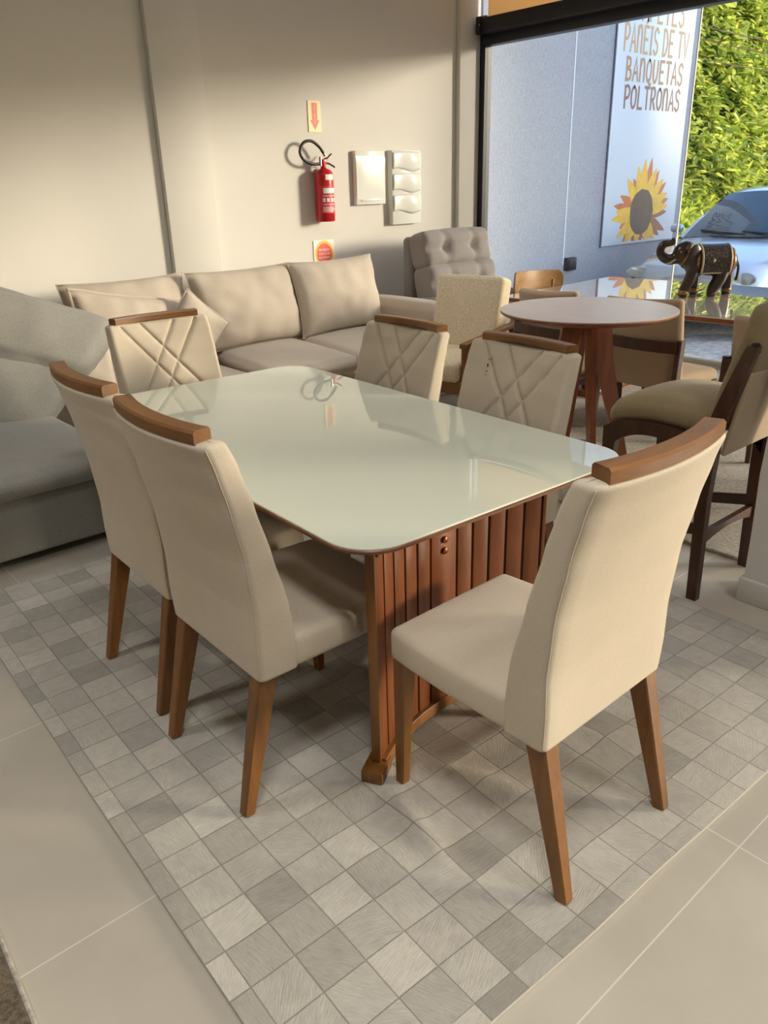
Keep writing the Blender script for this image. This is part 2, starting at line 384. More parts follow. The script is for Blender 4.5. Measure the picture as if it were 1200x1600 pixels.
def pillow(w, h, t, n=26, seed=0, ear=0.06, wr=0.006, sag=None, pw=0.42):
    """cushion in the xz plane, thickness along y; returns (bmesh, edge loop points)"""
    bm = bmesh.new(); G = {}; loop = []
    for sgn in (-1, 1):
        for i in range(n+1):
            for j in range(n+1):
                u = -1+2*i/n; v = -1+2*j/n
                e = i in (0, n) or j in (0, n)
                if e and sgn == 1: G[(1, i, j)] = G[(-1, i, j)]; continue
                x = w/2*u*(1-ear*(1-v*v)); z = h/2*v*(1-ear*(1-u*u))
                f = ((1-u*u)*(1-v*v))**pw
                if sag: z += sag(u, v)
                edge = max(abs(u), abs(v))
                nz = noise.noise(Vector((x*7+seed*5, z*7, sgn*2+seed)))*wr*2
                pr = (math.sin(u*23+seed)+math.sin(u*41+seed*2))*wr*0.8*max(0, abs(v)-0.55)*(1-u*u)+(math.sin(v*21+seed))*wr*0.8*max(0, abs(u)-0.6)*(1-v*v)
                y = sgn*(t/2*f+(nz+pr)*min(1, f*2))
                G[(sgn, i, j)] = bm.verts.new((x, y, z))
        for i in range(n):
            for j in range(n):
                q = [G[(sgn, i, j)], G[(sgn, i+1, j)], G[(sgn, i+1, j+1)], G[(sgn, i, j+1)]]
                bm.faces.new(q if sgn < 0 else q[::-1])
    for i in range(n): loop.append(G[(-1, i, 0)].co.copy())
    for j in range(n): loop.append(G[(-1, n, j)].co.copy())
    for i in range(n): loop.append(G[(-1, n-i, n)].co.copy())
    for j in range(n): loop.append(G[(-1, 0, n-j)].co.copy())
    return bm, loop
def ring_tube(pts, r, n=6):
    pts = pts+[pts[0]]; bm = bmesh.new(); tube(bm, pts, r, n); return bm
def rrect(w, l, r, z, n=10, bow=0.0):
    o = []
    for cx, cy, a0 in ((w/2-r, l/2-r, 0), (-w/2+r, l/2-r, 90), (-w/2+r, -l/2+r, 180), (w/2-r, -l/2+r, 270)):
        for k in range(n+1):
            a = R(a0+90*k/n); o.append(Vector((cx+r*math.cos(a), cy+r*math.sin(a), z)))
    return o
def text_bm(s, size, mi=0, align='CENTER', extr=0.0):
    cu = bpy.data.curves.new('t', 'FONT'); cu.body = s; cu.size = size; cu.align_x = align; cu.extrude = extr; cu.resolution_u = 3
    o = bpy.data.objects.new('t', cu); C.objects.link(o)
    dg = bpy.context.evaluated_depsgraph_get(); me = bpy.data.meshes.new_from_object(o.evaluated_get(dg))
    bm = bmesh.new(); bm.from_mesh(me); bpy.data.objects.remove(o); bpy.data.curves.remove(cu); bpy.data.meshes.remove(me)
    for f in bm.faces: f.material_index = mi
    return bm
def join(dst, src, mat4=None):
    if mat4 is not None: bmesh.ops.transform(src, matrix=mat4, verts=src.verts[:])
    me = bpy.data.meshes.new('tmp'); src.to_mesh(me); src.free(); dst.from_mesh(me); bpy.data.meshes.remove(me); return dst
def wallmat(x, y, z):          # local xy plane put upright, facing -Y
    return Matrix.Translation((x, y, z)) @ Matrix.Rotation(R(90), 4, 'X')
TILT = R(-1.86)
def tl(u, v, z=0):             # table/rug frame to world
    c, s = math.cos(TILT), math.sin(TILT); return Vector((u*c-v*s, u*s+v*c, z))

# ------------------------------------------------------------------ the room
WY, WX, HC = 6.5, 7.0, 3.9
struct(obj('floor', nbox(-4.0, 7.0, -7.0, 6.56, -0.12, 0), M['floor'], smooth=False))
struct(obj('ceiling', nbox(-4.0, 7.1, -7.0, 6.7, HC, HC+0.15), M['ceiling'], smooth=False))
bm = bmesh.new(); box(bm, -4.0, 7.0, WY, WY+0.2, 0, HC)
wall_back = struct(obj('wall_back', bm, M['wall'], smooth=False))
struct(obj('wall_left', nbox(-4.2, -4.0, -7.0, 6.7, 0, HC), M['wall'], smooth=False))
struct(obj('wall_rear', nbox(-4.2, 7.1, -7.2, -7.0, 0, HC), M['wall'], smooth=False))
struct(obj('trim_1', nbox(3.235, 3.69, WY-0.06, WY, 0, HC, bev=0.008), M['wall'], ang=30))      # pilaster
struct(obj('trim_2', nbox(6.70, 7.0, WY-0.06, WY, 0, HC, bev=0.006), M['wall'], ang=30))        # corner pilaster
struct(obj('baseboard_back', nbox(-4.0, 6.7, WY-0.015, WY, 0, 0.1, bev=0.004), M['wall']))
# free-standing wall end on the right with its skirting
struct(obj('wall_right', nbox(2.995, 3.2, 0.42, 1.225, 0, HC), M['pillar'], smooth=False))
bm = bmesh.new(); box(bm, 2.98, 3.215, 0.405, 1.24, 0, 0.105, bev=0.004)
struct(obj('baseboard_right', bm, M['pillar']))
# shopfront on the plane x = 7
bm = bmesh.new()
box(bm, 7.0, 7.1, 6.37, WY-0.005, 0, 3.2)
for y in (2.55, -1.2, -5.0): box(bm, 7.0, 7.09, y-0.045, y+0.045, 0, 3.2)
struct(obj('window_frame', bm, M['black'], smooth=False)).name = 'window_1'
bm = bmesh.new()
box(bm, 6.9, 7.1, -7.0, 6.36, 3.02, 3.165, bev=0.008); box(bm, 6.97, 7.1, -7.0, 6.38, 2.925, 3.03, bev=0.006)
box(bm, 6.885, 7.06, 6.345, 6.41, 3.02, 3.18, bev=0.01)
struct(obj('trim_3', bm, M['black']))                                    # black header bar
bm = bmesh.new(); lathe(bm, [(0.001, 0), (0.008, 0.001), (0.008, 0.004), (0.001, 0.005)], 12)
bmesh.ops.transform(bm, matrix=Matrix.Translation((6.884, 6.35, 3.1)) @ Matrix.Rotation(R(-90), 4, 'Y'), verts=bm.verts[:])
tag(obj('fixing_screw', bm, M['chrome']), 'tiny bright screw head on the end of the black header bar', 'screw')
tag(obj('roller_blind', nbox(7.02, 7.03, -7.0, 6.36, 3.16, HC), M['blind'], smooth=False), 'tan roller blind glowing above the black header bar', 'blind')
struct(obj('trim_6', nbox(7.0, 7.09, -7.0, 6.36, 0, 0.05, bev=0.004), M['white_pl']))          # pale sill rail
# panes; the join of the last two shows as a thin pale line
for k, (y0, y1) in enumerate(((2.6, 3.995), (4.005, 6.37), (-1.155, 2.505), (-4.955, -1.245), (-7.0, -5.045))):
    struct(obj('window_%d' % (k+2), nbox(7.045, 7.051, y0, y1, 0.05, 2.93), M['pane'], smooth=False))
struct(obj('trim_4', nbox(7.04, 7.056, 3.995, 4.005, 0.05, 2.93), M['white_pl'], smooth=False))
struct(obj('wall_front', nbox(7.1, 7.3, -7.0, 6.5, 3.86, 4.6), M['ext'], smooth=False))

# unseen ceiling lamps, added to brighten the interior
def fill_lamp(x, y, label, e):
    t = thing('fill_lamp', label, 'fill lamp', (x, y, HC), 0, 'added square fill lamps')
    obj('frame', nbox(-0.32, 0.32, -0.32, 0.32, -0.05, 0, bev=0.006), M['white_pl'], t)
    obj('diffuser', nbox(-0.28, 0.28, -0.28, 0.28, -0.056, -0.045), M['lamp'], t, smooth=False)
    l = bpy.data.lights.new('fill_light', 'AREA'); l.shape = 'SQUARE'; l.size = 0.56; l.energy = e; l.color = (1, 0.97, 0.93); l.spread = R(115)
    o = bpy.data.objects.new('fill_light', l); C.objects.link(o); o.parent = t; o.location = (0, 0, -0.07)
fill_lamp(0.3, 0.3, 'added square fill lamp above the bare floor tiles nearest the viewer', 27)
fill_lamp(2.0, -1.0, 'added square fill lamp above the floor right of the viewer', 23)
fill_lamp(-1.2, 2.8, 'added square fill lamp above the floor left of the dining table', 24)
fill_lamp(3.3, 4.0, 'added square fill lamp above the gap between dining table and beige sofa', 24)
fill_lamp(5.0, 0.2, 'added square fill lamp between the wall end and the shopfront', 10)

# ------------------------------------------------------------------ rugs
def make_rug():
    gu, gv, nu, nv, bw = 0.4965, 0.792, 19, 23, 0.052
    us = [gu-bw+bw*k/3 for k in range(3)]+[gu+PATCH*k/5 for k in range(nu*5)]+[gu+nu*PATCH+bw*k/3 for k in range(4)]
    vs_ = [gv-bw+bw*k/3 for k in range(3)]+[gv+PATCH*k/5 for k in range(nv*5)]+[gv+nv*PATCH+bw*k/3 for k in range(4)]
    nx, ny = len(us)-1, len(vs_)-1
    bm = bmesh.new(); uvl = bm.loops.layers.uv.new('UVMap'); G = []
    folds = [((1.16, 1.37), (1.10, 1.08), 0.018, 0.028), ((1.31, 1.40), (1.45, 1.10), 0.012, 0.03), ((1.62, 1.36), (1.9, 1.0), 0.011, 0.035),
             ((1.45, 1.9), (1.7, 1.65), 0.012, 0.035), ((1.22, 1.72), (1.6, 1.98), 0.012, 0.03), ((1.15, 1.02), (1.45, 0.86), 0.008, 0.04), ((2.2, 1.25), (2.5, 0.9), 0.008, 0.05),
             ((1.75, 1.5), (1.72, 1.15), 0.011, 0.03), ((1.40, 1.36), (1.75, 1.30), 0.009, 0.03), ((0.9, 1.3), (1.1, 1.0), 0.006, 0.05)]
    def hz(x, y):
        z = 0.005*noise.noise(Vector((x*2.2, y*2.2, 0)))+0.003*noise.noise(Vector((x*6, y*6, 2)))
        for (ax, ay), (bx, by), h, s in folds:
            dx, dy = bx-ax, by-ay; L = dx*dx+dy*dy; t = max(0, min(1, ((x-ax)*dx+(y-ay)*dy)/L))
            d = math.hypot(x-ax-t*dx, y-ay-t*dy); z += h*math.exp(-(d/s)**2)*math.sin(PI*min(0.97, max(0.03, t)))**0.5
        return z
    for j in range(ny+1):
        row = []
        for i in range(nx+1):
            u = us[i]; v = vs_[j]
            wob = 0.004*noise.noise(Vector((u*3, v*3, 5)))
            p = tl(u+wob, v+wob); e = min(i, nx-i, j, ny-j)
            z = 0.011+max(-0.003, hz(p.x, p.y))*min(1, e/4)
            row.append((bm.verts.new((p.x, p.y, z)), i, j))
        G.append(row)
    def cell(i, j):
        """lower left cell number and the local fraction origin of a mesh face"""
        def one(i, n, k0):
            if i < 3: return k0, i/3.0, 1/3.0
            if i >= 3+n*5: return 90.0, (i-3-n*5)/3.0, 1/3.0
            return float((i-3)//5), ((i-3) % 5)/5.0, 0.2
        return one(i, nu, -40.0), one(j, nv, -40.0)
    for j in range(ny):
        for i in range(nx):
            q = [G[j][i], G[j][i+1], G[j+1][i+1], G[j+1][i]]; f = bm.faces.new([x[0] for x in q])
            (a, fa, da), (b, fb, db) = cell(i, j)
            for lp, (du, dv) in zip(f.loops, ((0, 0), (1, 0), (1, 1), (0, 1))):
                lp[uvl].uv = (a+min(0.9999, max(0.0001, fa+da*du)), b+min(0.9999, max(0.0001, fb+db*dv)))
    rim = [G[0][i][0] for i in range(nx+1)]+[G[j][nx][0] for j in range(1, ny+1)]+[G[ny][nx-i][0] for i in range(1, nx+1)]+[G[ny-j][0][0] for j in range(1, ny)]
    low = [bm.verts.new((v.co.x, v.co.y, 0.001)) for v in rim]
    for k in range(len(rim)):
        f = bm.faces.new((rim[k], low[k], low[(k+1) % len(low)], rim[(k+1) % len(rim)]))
        for lp in f.loops: lp[uvl].uv = (0.5-40, 0.2)
    return tag(obj('patchwork_rug', bm, M['rug'], ang=60), 'pale grey cowhide patchwork rug under the dining table', 'rug')
make_rug()
bm = nbox(3.33, 6.7, 0.9, 4.9, 0, 0.018, bev=0.008)
tag(obj('shaggy_rug', bm, M['shag']), 'off-white shaggy rug under the round bar table', 'rug')
bm = bmesh.new()
c, s = math.cos(TILT), math.sin(TILT)
box(bm, -1.6, 0.085, 0.2, 1.9, 0, 0.016, bev=0.006)
dr = tag(obj('dark_rug', bm, M['darkrug'], rot=(0, 0, TILT*1.2)), 'dark brown rug corner at the lower left floor', 'rug')
bm = bmesh.new(); box(bm, 0.085, 0.096, 0.2, 1.9, 0, 0.014, bev=0.004)
obj('binding', bm, M['shag'], dr)

# ------------------------------------------------------------------ dining chairs
def chair_parts():
    t = thing('dining_chair', '', 'chair', (0, 0, 0), 0, 'dining chairs at the glass table')
    # seat
    def taper(q, u): q.x *= 1-0.05*max(0, u[1]); return q
    bm = softbox(0.255, 0.215, 0.05, 0.022, 10, (0.004, 0.006, 0.012), fn=taper, c=(0, 0.063, 0.454))
    obj('seat', bm, M['chair'], t)
    # back, a curved slab with quilted front
    key = [(0.40, -0.262, -0.135, 0.255), (0.5, -0.266, -0.138, 0.259), (0.6, -0.264, -0.150, 0.262), (0.75, -0.276, -0.188, 0.264), (0.9, -0.304, -0.228, 0.265), (1.0, -0.328, -0.258, 0.264), (1.072, -0.35, -0.285, 0.26)]
    def prof(z):
        for a, b in zip(key, key[1:]):
            if z <= b[0]:
                f = (z-a[0])/(b[0]-a[0]); f = f*f*(3-2*f)*0.35+f*0.65; return [a[i]+(b[i]-a[i])*f for i in range(1, 4)]
        return list(key[-1][1:])
    def cur(z): return 0.042*max(0, min(1, (z-0.5)/0.55))
    lines = []
    for s0 in (-0.39, -0.18): lines.append((s0, 0.80)); lines.append((-s0, -0.80))
    NF = 112; bm = bmesh.new(); rings = []
    def ring(z, ins=0.0, quilt=True, zz=None):
        yr, yf, w = prof(z); w -= ins; yr += ins; yf -= ins; c0 = cur(z); r = 0.02; o = []
        def yoff(x): return -c0*(1-(x/w)**2)
        for i in range(NF+1):
            x = -w+r+(2*w-2*r)*i/NF; y = yf+yoff(x)
            if quilt:
                sx = x/(2*w); d = 9
                for s0, k in lines:
                    dd = abs(sx-(s0+k*(1.07-z)/0.29*0.5))*2*w/math.hypot(1, k*2*w/0.29*0.5); d = min(d, dd)
                y += 0.005*(1-math.exp(-(d/0.016)**2))-0.0105*math.exp(-(d/0.0055)**2)
            o.append(Vector((x, y, zz or z)))
        for k in range(1, 4):
            a = PI/2*(1-k/4); o.append(Vector((w-r+r*math.cos(a), yf-r+r*math.sin(a)+yoff(w)*0, zz or z)))
        o.append(Vector((w, yf-r, zz or z)))
        for k in range(0, 4):
            a = -PI/2*k/4; o.append(Vector((w-r+r*math.cos(a), yr+r+r*math.sin(a), zz or z)))
        for i in range(13):
            x = w-r-(2*w-2*r)*i/12; o.append(Vector((x, yr+yoff(x)*0.9, zz or z)))
        for k in range(1, 5):
            a = -PI/2-PI/2*k/4; o.append(Vector((-w+r+r*math.cos(a), yr+r+r*math.sin(a), zz or z)))
        for k in range(0, 4):
            a = PI-PI/2*k/4; o.append(Vector((-w+r+r*math.cos(a), yf-r+r*math.sin(a), zz or z)))
        return o
    rings.append(ring(0.405, 0.006, False, 0.403))
    nz = 96
    for k in range(nz+1):
        z = 0.408+(1.058-0.408)*k/nz; rings.append(ring(z, 0, z > 0.55))
    for k in range(1, 4): rings.append(ring(1.058+0.012*math.sin(k*PI/6), 0.013*(1-math.cos(k*PI/6)), False))
    loft(bm, rings)
    bk = obj('backrest', bm, M['chair'], t, ang=55)
    # seams running up the rear corners
    for s in (-1, 1):
        pts = []
        for k in range(21):
            z = 0.415+0.645*k/20; yr, yf, w = prof(z); pts.append((s*(w-0.005), yr+0.005, z))
        b2 = bmesh.new(); tube(b2, pts, 0.0013, 6); obj('piping', b2, M['chair'], bk)
    # curved wooden rail on top
    b3 = bmesh.new(); rr = []
    for k in range(19):
        x = -0.222+0.444*k/18; y = -0.317-0.040*(1-(x/0.26)**2); tz = 1.064; r_ = 0.006
        dy = 2*0.040*x/0.26**2; nrm = Vector((-dy, 1, 0)).normalized(); cc = Vector((x, y, 0))
        sec = [(-0.027, r_), (-0.027, 0.036-r_), (-0.027+r_, 0.036), (0.026-r_, 0.036), (0.026, 0.036-r_), (0.026, r_), (0.02, 0), (-0.02, 0)]
        rr.append([cc+nrm*a+Vector((0, 0, tz+b)) for a, b in sec])
    loft(b3, rr); obj('top_rail', b3, M['wood_x'], t, ang=28)
    for s in (-1, 1):
        b4 = bmesh.new(); bar(b4, (s*0.222, 0.235, 0.415), (s*0.226, 0.247, 0.0), 0.024, 0.024, (0, 1, 0), 0.0155, 0.0155)
        obj('leg', b4, M['wood'], t)
        b4 = bmesh.new(); bar(b4, (s*0.215, -0.225, 0.412), (s*0.226, -0.33, 0.0), 0.027, 0.03, (0, 1, 0), 0.0165, 0.0175)
        obj('leg', b4, M['wood'], t)
    return t
ch = chair_parts(); RZ = 0.011
ch.scale = (1, 1, 1.027)
def setch(o, x, y, rz, label): o.location = (x, y, RZ); o.rotation_euler = (0, 0, R(rz)); o['label'] = label
setch(ch, 1.452, 1.135, 1.0, 'beige dining chair nearest the viewer, seen from behind at the table end')
L = [(1.143, 1.80, -91.0, 'beige dining chair at the left table side, nearer the viewer, in front of its twin'),
     (1.18, 2.385, -91.9, 'beige dining chair at the left table side, farther one, beside the grey sofa'),
     (2.11, 1.98, 88, 'quilted beige dining chair with small dark marks on its back, right table side'),
     (2.11, 2.66, 88, 'quilted beige dining chair right of the table, farther one, by the tweed armchair'),
     (1.735, 3.425, 178, 'quilted beige dining chair at the far table end, before the beige sofa')]
chs = [dup(ch, (x, y, RZ), R(rz), lb) for x, y, rz, lb in L]
for o in chs[2:]: o.scale = (1, 1, 0.968)
# marks on the back of one chair
bm = bmesh.new()
for x, z, h, w in ((-0.148, 0.975, 0.016, 0.0022), (-0.146, 0.952, 0.007, 0.002), (-0.149, 0.998, 0.004, 0.003), (-0.138, 1.003, 0.003, 0.004), (-0.147, 0.937, 0.004, 0.002)):
    bmesh.ops.create_icosphere(bm, subdivisions=1, radius=1, matrix=Matrix.Translation((-x, -0.2505-(z-0.975)*0.35-0.018, z)) @ Matrix.Diagonal((w, 0.004, h*0.5, 1)))
obj('stain', bm, M['tyre'], chs[2])

# ------------------------------------------------------------------ dining table
def dining_table():
    ctr = tl(1.607, 2.40)
    t = thing('dining_table', 'rectangular dining table with mint-white glass top and slatted wooden base', 'table', (ctr.x, ctr.y, RZ), TILT)
    W_, L_ = 1.155, 2.03
    bm = bmesh.new()
    loft(bm, [rrect(W_-0.09, L_-0.09, 0.14, 0.752), rrect(W_-0.02, L_-0.02, 0.135, 0.768), rrect(W_, L_, 0.14, 0.774), rrect(W_, L_, 0.14, 0.781), rrect(W_-0.006, L_-0.006, 0.138, 0.784)])
    obj('tabletop', bm, M['wood_edge'], t, ang=25)
    bm = bmesh.new()
    loft(bm, [rrect(W_-0.008, L_-0.008, 0.137, 0.784), rrect(W_-0.008, L_-0.008, 0.137, 0.7875), rrect(W_-0.012, L_-0.012, 0.135, 0.789)])
    obj('glass_sheet', bm, M['glass_top'], t, smooth=False)
    # slatted arc panels, one near each end
    for e in (-1, 1):
        p = 0.0645; wid = [p]*5+[p*1.8]+[p]*5; tot = sum(wid); a0, a1 = R(32), R(-28)
        x, y = -0.462, -0.905; pts = [(x, y)]
        mid = []
        sacc = 0
        for k, w in enumerate(wid):
            a = a0+(a1-a0)*(sacc+w/2)/tot; x2, y2 = x+w*math.cos(a), y+w*math.sin(a)
            mid.append(((x+x2)/2, (y+y2)/2, a, w)); x, y = x2, y2; pts.append((x, y)); sacc += w
        def tr(px, py): return (px*(1 if e < 0 else -1), py*(1 if e < 0 else -1))
        for k, (mx, my, a, w) in enumerate(mid):
            bm = bmesh.new(); g = 0.0045; q = tr(mx, my); aa = a if e < 0 else a+PI
            box(bm, -w/2+g, w/2-g, -0.011, 0.011, 0.045, 0.752, bev=0.002)
            bmesh.ops.transform(bm, matrix=Matrix.Translation((q[0], q[1], 0)) @ Matrix.Rotation(aa, 4, 'Z'), verts=bm.verts[:])
            sl = obj('slat', bm, M['wood_slat'], t)
            if k == 5:
                for z in (0.625, 0.588):
                    b2 = bmesh.new(); lathe(b2, [(0.0005, -0.001), (0.009, 0.0), (0.0115, 0.004), (0.01, 0.008), (0.0005, 0.011)], 14)
                    q2 = tr(mx+math.sin(a)*0.011, my-math.cos(a)*0.011)
                    bmesh.ops.transform(b2, matrix=Matrix.Translation((q2[0], q2[1], z)) @ Matrix.Rotation(aa, 4, 'Z') @ Matrix.Rotation(R(90), 4, 'X'), verts=b2.verts[:])
                    obj('bolt', b2, M['brass'], sl)
        # curved base rail and its feet
        def rail(z0, z1, hw):
            bm = bmesh.new(); rs = []
            n = 24
            for k in range(n+1):
                s_ = tot*k/n; acc = 0; X, Y = pts[0]
                X, Y = -0.462, -0.905; st = 60
                for i in range(int(st*k/n)):
                    sm = tot*(i+0.5)/st; a = a0+(a1-a0)*sm/tot; X += tot/st*math.cos(a); Y += tot/st*math.sin(a)
                a = a0+(a1-a0)*k/n; nx, ny = -math.sin(a), math.cos(a)
                A = tr(X-nx*hw, Y-ny*hw); B = tr(X+nx*hw, Y+ny*hw)
                rs.append([(A[0], A[1], z0), (A[0], A[1], z1-0.004), (A[0]*0.97+B[0]*0.03, A[1]*0.97+B[1]*0.03, z1), (B[0], B[1], z1), (B[0], B[1], z0)])
            loft(bm, rs); return bm
        obj('base_rail', rail(0.012, 0.05, 0.028), M['wood'], t)
        obj('top_frame', rail(0.72, 0.755, 0.02), M['wood_edge'], t)
        for (px, py), a in ((pts[0], a0), (pts[-1], a1)):
            q = tr(px, py); sgn = 1 if px < 0 else -1
            bm = bmesh.new(); box(bm, -0.058, 0.032, -0.034, 0.034, 0.0, 0.042, bev=0.005)
            mat = Matrix.Translation((q[0], q[1], 0)) @ Matrix.Rotation(a+(0 if e < 0 else PI), 4, 'Z') @ (Matrix.Rotation(PI, 4, 'Z') if sgn < 0 else Matrix.Identity(4))
            bmesh.ops.transform(bm, matrix=mat, verts=bm.verts[:]); obj('foot', bm, M['wood'], t)
            bm = bmesh.new(); box(bm, -0.012, 0.0, -0.014, 0.014, 0.04, 0.752, bev=0.002)
            bmesh.ops.transform(bm, matrix=mat, verts=bm.verts[:]); obj('end_post', bm, M['wood'], t)
    return t
dining_table()

# ------------------------------------------------------------------ sofas
def cushion_thing(name, label, w, h, t, loc, rx, rz, mat, group=None, seed=0, ear=0.05, wr=0.006, trim=0.004, cat='cushion', sag=None, pw=0.42):
    c = thing(name, label, cat, loc, R(rz), group)
    bm, lp = pillow(w, h, t, 28, seed, ear, wr, sag, pw)
    o = obj('cover', bm, mat, c, ang=80); o.rotation_euler = (R(rx), 0, 0)
    p = obj('piping', ring_tube(lp, trim), mat, o)
    return c
def beige_sofa():
    t = thing('beige_sofa', 'long sand-beige sofa standing along the back wall', 'sofa', (0, 0, 0))
    sm = M['sofa_beige']
    obj('base', nbox(1.95, 5.02, 4.86, 6.3, 0.06, 0.275, bev=0.02, seg=3), sm, t)
    obj('backrest', softbox(1.72, 0.13, 0.30, 0.06, 10, (0, 0.01, 0.01), c=(3.50, 6.27, 0.52)), sm, t)
    # arm, right end
    obj('arm', softbox(0.15, 0.74, 0.285, 0.07, 8, (0.01, 0.01, 0.015), c=(5.15, 5.6, 0.335)), sm, t)
    obj('arm', softbox(0.12, 0.68, 0.27, 0.07, 8, (0.01, 0.01, 0.015), c=(1.86, 5.66, 0.33)), sm, t)
    # seat cushions: left section is a low pull-out, two full cushions to the right
    obj('seat_cushion', softbox(0.54, 0.53, 0.045, 0.04, 8, (0, 0.01, 0.01), wr=0.002, c=(2.52, 5.25, 0.315)), sm, t)
    for x0, x1, c0, c1, y0, sd in ((3.10, 3.92, 4.74, 5.95, -0.13, 3), (3.93, 4.90, 4.72, 5.95, -0.12, 5)):
        hw, hd = (x1-x0)/2, (c1-c0)/2
        def sh(q, u, k=y0): q.x += k*0.9*(-u[1])*hd*0.9+0.0; return q
        cu = obj('seat_cushion', softbox(hw-0.004, hd, 0.068, 0.062, 12, (0.012, 0.02, 0.03), wr=0.004, seed=sd, fn=sh, c=((x0+x1)/2, (c0+c1)/2, 0.345)), sm, t, ang=70)
    for x in (2.3, 4.9):
        obj('leg', nbox(x-0.03, x+0.03, 4.95, 5.01, 0, 0.07), M['wood_dark'], t)
    for x in (2.3, 4.9):
        obj('leg', nbox(x-0.03, x+0.03, 6.15, 6.21, 0, 0.07), M['wood_dark'], t)
    return t
beige_sofa()
G_ = 'loose back cushions of the beige sofa'
cushion_thing('back_cushion', 'plump beige back cushion at the middle of the beige sofa', 1.03, 0.64, 0.32, (3.53, 5.80, 0.72), -14, 3, M['sofa_beige'], G_, 1, 0.065, 0.009)
cushion_thing('back_cushion', 'plump beige back cushion at the right end of the sofa, below the warning sign', 0.99, 0.65, 0.32, (4.46, 5.78, 0.72), -14, 4, M['sofa_beige'], G_, 4, 0.065, 0.009)
cushion_thing('back_cushion', 'beige back cushion at the left end of the beige sofa, behind the fringed pillow', 1.0, 0.64, 0.28, (2.55, 5.90, 0.715), -14, 0, M['sofa_beige'], G_, 8, 0.065, 0.009)
# fringed throw pillow slumped in front of it
def slump(u, v): return (-0.10*max(0, u+0.75)**1.0*max(0, v) + 0.07*max(0, v)*max(0, -u-0.6))*0.9
c = cushion_thing('throw_pillow', 'slumped beige throw pillow with a fringed edge on the beige sofa', 0.98, 0.60, 0.26, (2.50, 5.64, 0.70), -8, 5, M['sofa_beige'], None, 11, 0.05, 0.012, 0.012, 'pillow', slump)
c = cushion_thing('throw_pillow', 'small pointed beige pillow with fringed seam beside the slumped pillow', 0.42, 0.42, 0.18, (2.86, 5.50, 0.66), -6, -8, M['sofa_beige'], None, 13, 0.08, 0.008, 0.008, 'pillow')
c.children[0].rotation_euler = (R(-6), R(42), 0)

def grey_sofa():
    t = thing('grey_sofa', 'deep grey woven sofa at the left edge beside the dining chairs', 'sofa', (0, 0, 0))
    g = M['sofa_grey']
    obj('base', softbox(1.17, 0.78, 0.155, 0.03, 8, (0, 0.004, 0), c=(0.25, 4.46, 0.20)), g, t)
    obj('seat_cushion', softbox(1.18, 0.83, 0.06, 0.055, 14, (0.01, 0.02, 0.03), wr=0.003, c=(0.25, 4.43, 0.415)), g, t, ang=70)
    obj('backrest', softbox(1.17, 0.12, 0.32, 0.06, 10, (0, 0.02, 0.01), c=(0.25, 5.36, 0.52)), g, t)
    for x in (-0.8, 1.35):
        for y in (3.78, 5.2): obj('foot', nbox(x-0.03, x+0.03, y-0.03, y+0.03, 0, 0.045), M['blackp'], t)
grey_sofa()
def bolster(label, w, h, d, loc, rx, ry, rz, seed):
    c = thing('grey_cushion', label, 'cushion', loc, R(rz), 'loose grey cushions on the grey sofa')
    def shear(q, u): q.x += 0.38*q.z*max(0, u[0]); return q
    o = obj('cover', softbox(w/2, d/2, h/2, min(d, h)*0.27, 26, (0.03, 0.045, 0.03), wr=0.013, seed=seed, fn=shear), M['sofa_grey'], c, ang=80)
    o.rotation_euler = (R(rx), R(ry), 0)
    return c
bolster('grey cushion standing on the seat of the grey sofa, under the other one', 1.2, 0.48, 0.24, (0.93, 4.80, 0.66), -24, 15, -20, 21)
bolster('grey cushion lying on top of the lower one on the grey sofa', 1.2, 0.42, 0.25, (1.25, 4.86, 0.95), -38, 20, -20, 22)
cushion_thing('back_cushion', 'pale beige cushion tucked behind the topmost grey cushion', 0.62, 0.46, 0.2, (1.72, 5.12, 0.62), -20, -20, M['sofa_beige'], None, 17, 0.06, 0.012)

# ------------------------------------------------------------------ recliner
def tuft(bm_fn, w, h, d, loc, rx, seed):
    def fn(q, u):
        if u[1] < -0.5:
            px, pz = u[0], u[2]
            d2 = min(math.hypot((px-a)*w, (pz-b)*h*1.0) for a, b in ((-0.42, 0.0), (0.42, 0.0)))
            pin = math.exp(-(d2/0.055)**2)*0.075
            ln = math.exp(-(pz*h/0.03)**2)*0.03*(1 if abs(px) < 0.95 else 0.3)
            for a in (-0.42, 0.42): ln += math.exp(-((px-a)*w/0.03)**2)*0.022
            q.y += min(0.09, pin+ln)
        return q
    bm = softbox(w, d, h, 0.07, 22, (0.0, 0.05, 0.02), wr=0.004, seed=seed, fn=fn)
    bmesh.ops.transform(bm, matrix=Matrix.Translation(loc) @ Matrix.Rotation(R(rx), 4, 'X'), verts=bm.verts[:]); return bm
def recliner():
    t = thing('recliner', 'grey tufted recliner armchair in the corner by the shopfront', 'armchair', (0, 0, 0))
    g = M['recliner']
    obj('base', softbox(0.52, 0.42, 0.17, 0.04, 6, c=(6.04, 5.45, 0.20)), g, t)
    obj('seat', softbox(0.36, 0.42, 0.10, 0.07, 8, (0, 0.02, 0.03), c=(6.04, 5.38, 0.42)), g, t)
    b = obj('headrest', tuft(None, 0.47, 0.175, 0.13, (5.99, 5.86, 1.01), -14, 31), g, t, ang=80)
    b = obj('backrest', tuft(None, 0.485, 0.20, 0.14, (6.0, 5.78, 0.68), -12, 33), g, t, ang=80)
    obj('back_shell', softbox(0.46, 0.06, 0.40, 0.05, 6, c=(6.0, 6.05, 0.74)), g, t)
    for s in (-1, 1): obj('arm', softbox(0.12, 0.44, 0.28, 0.09, 8, (0.01, 0.01, 0.02), c=(6.04+s*0.52, 5.42, 0.30)), g, t)
recliner()

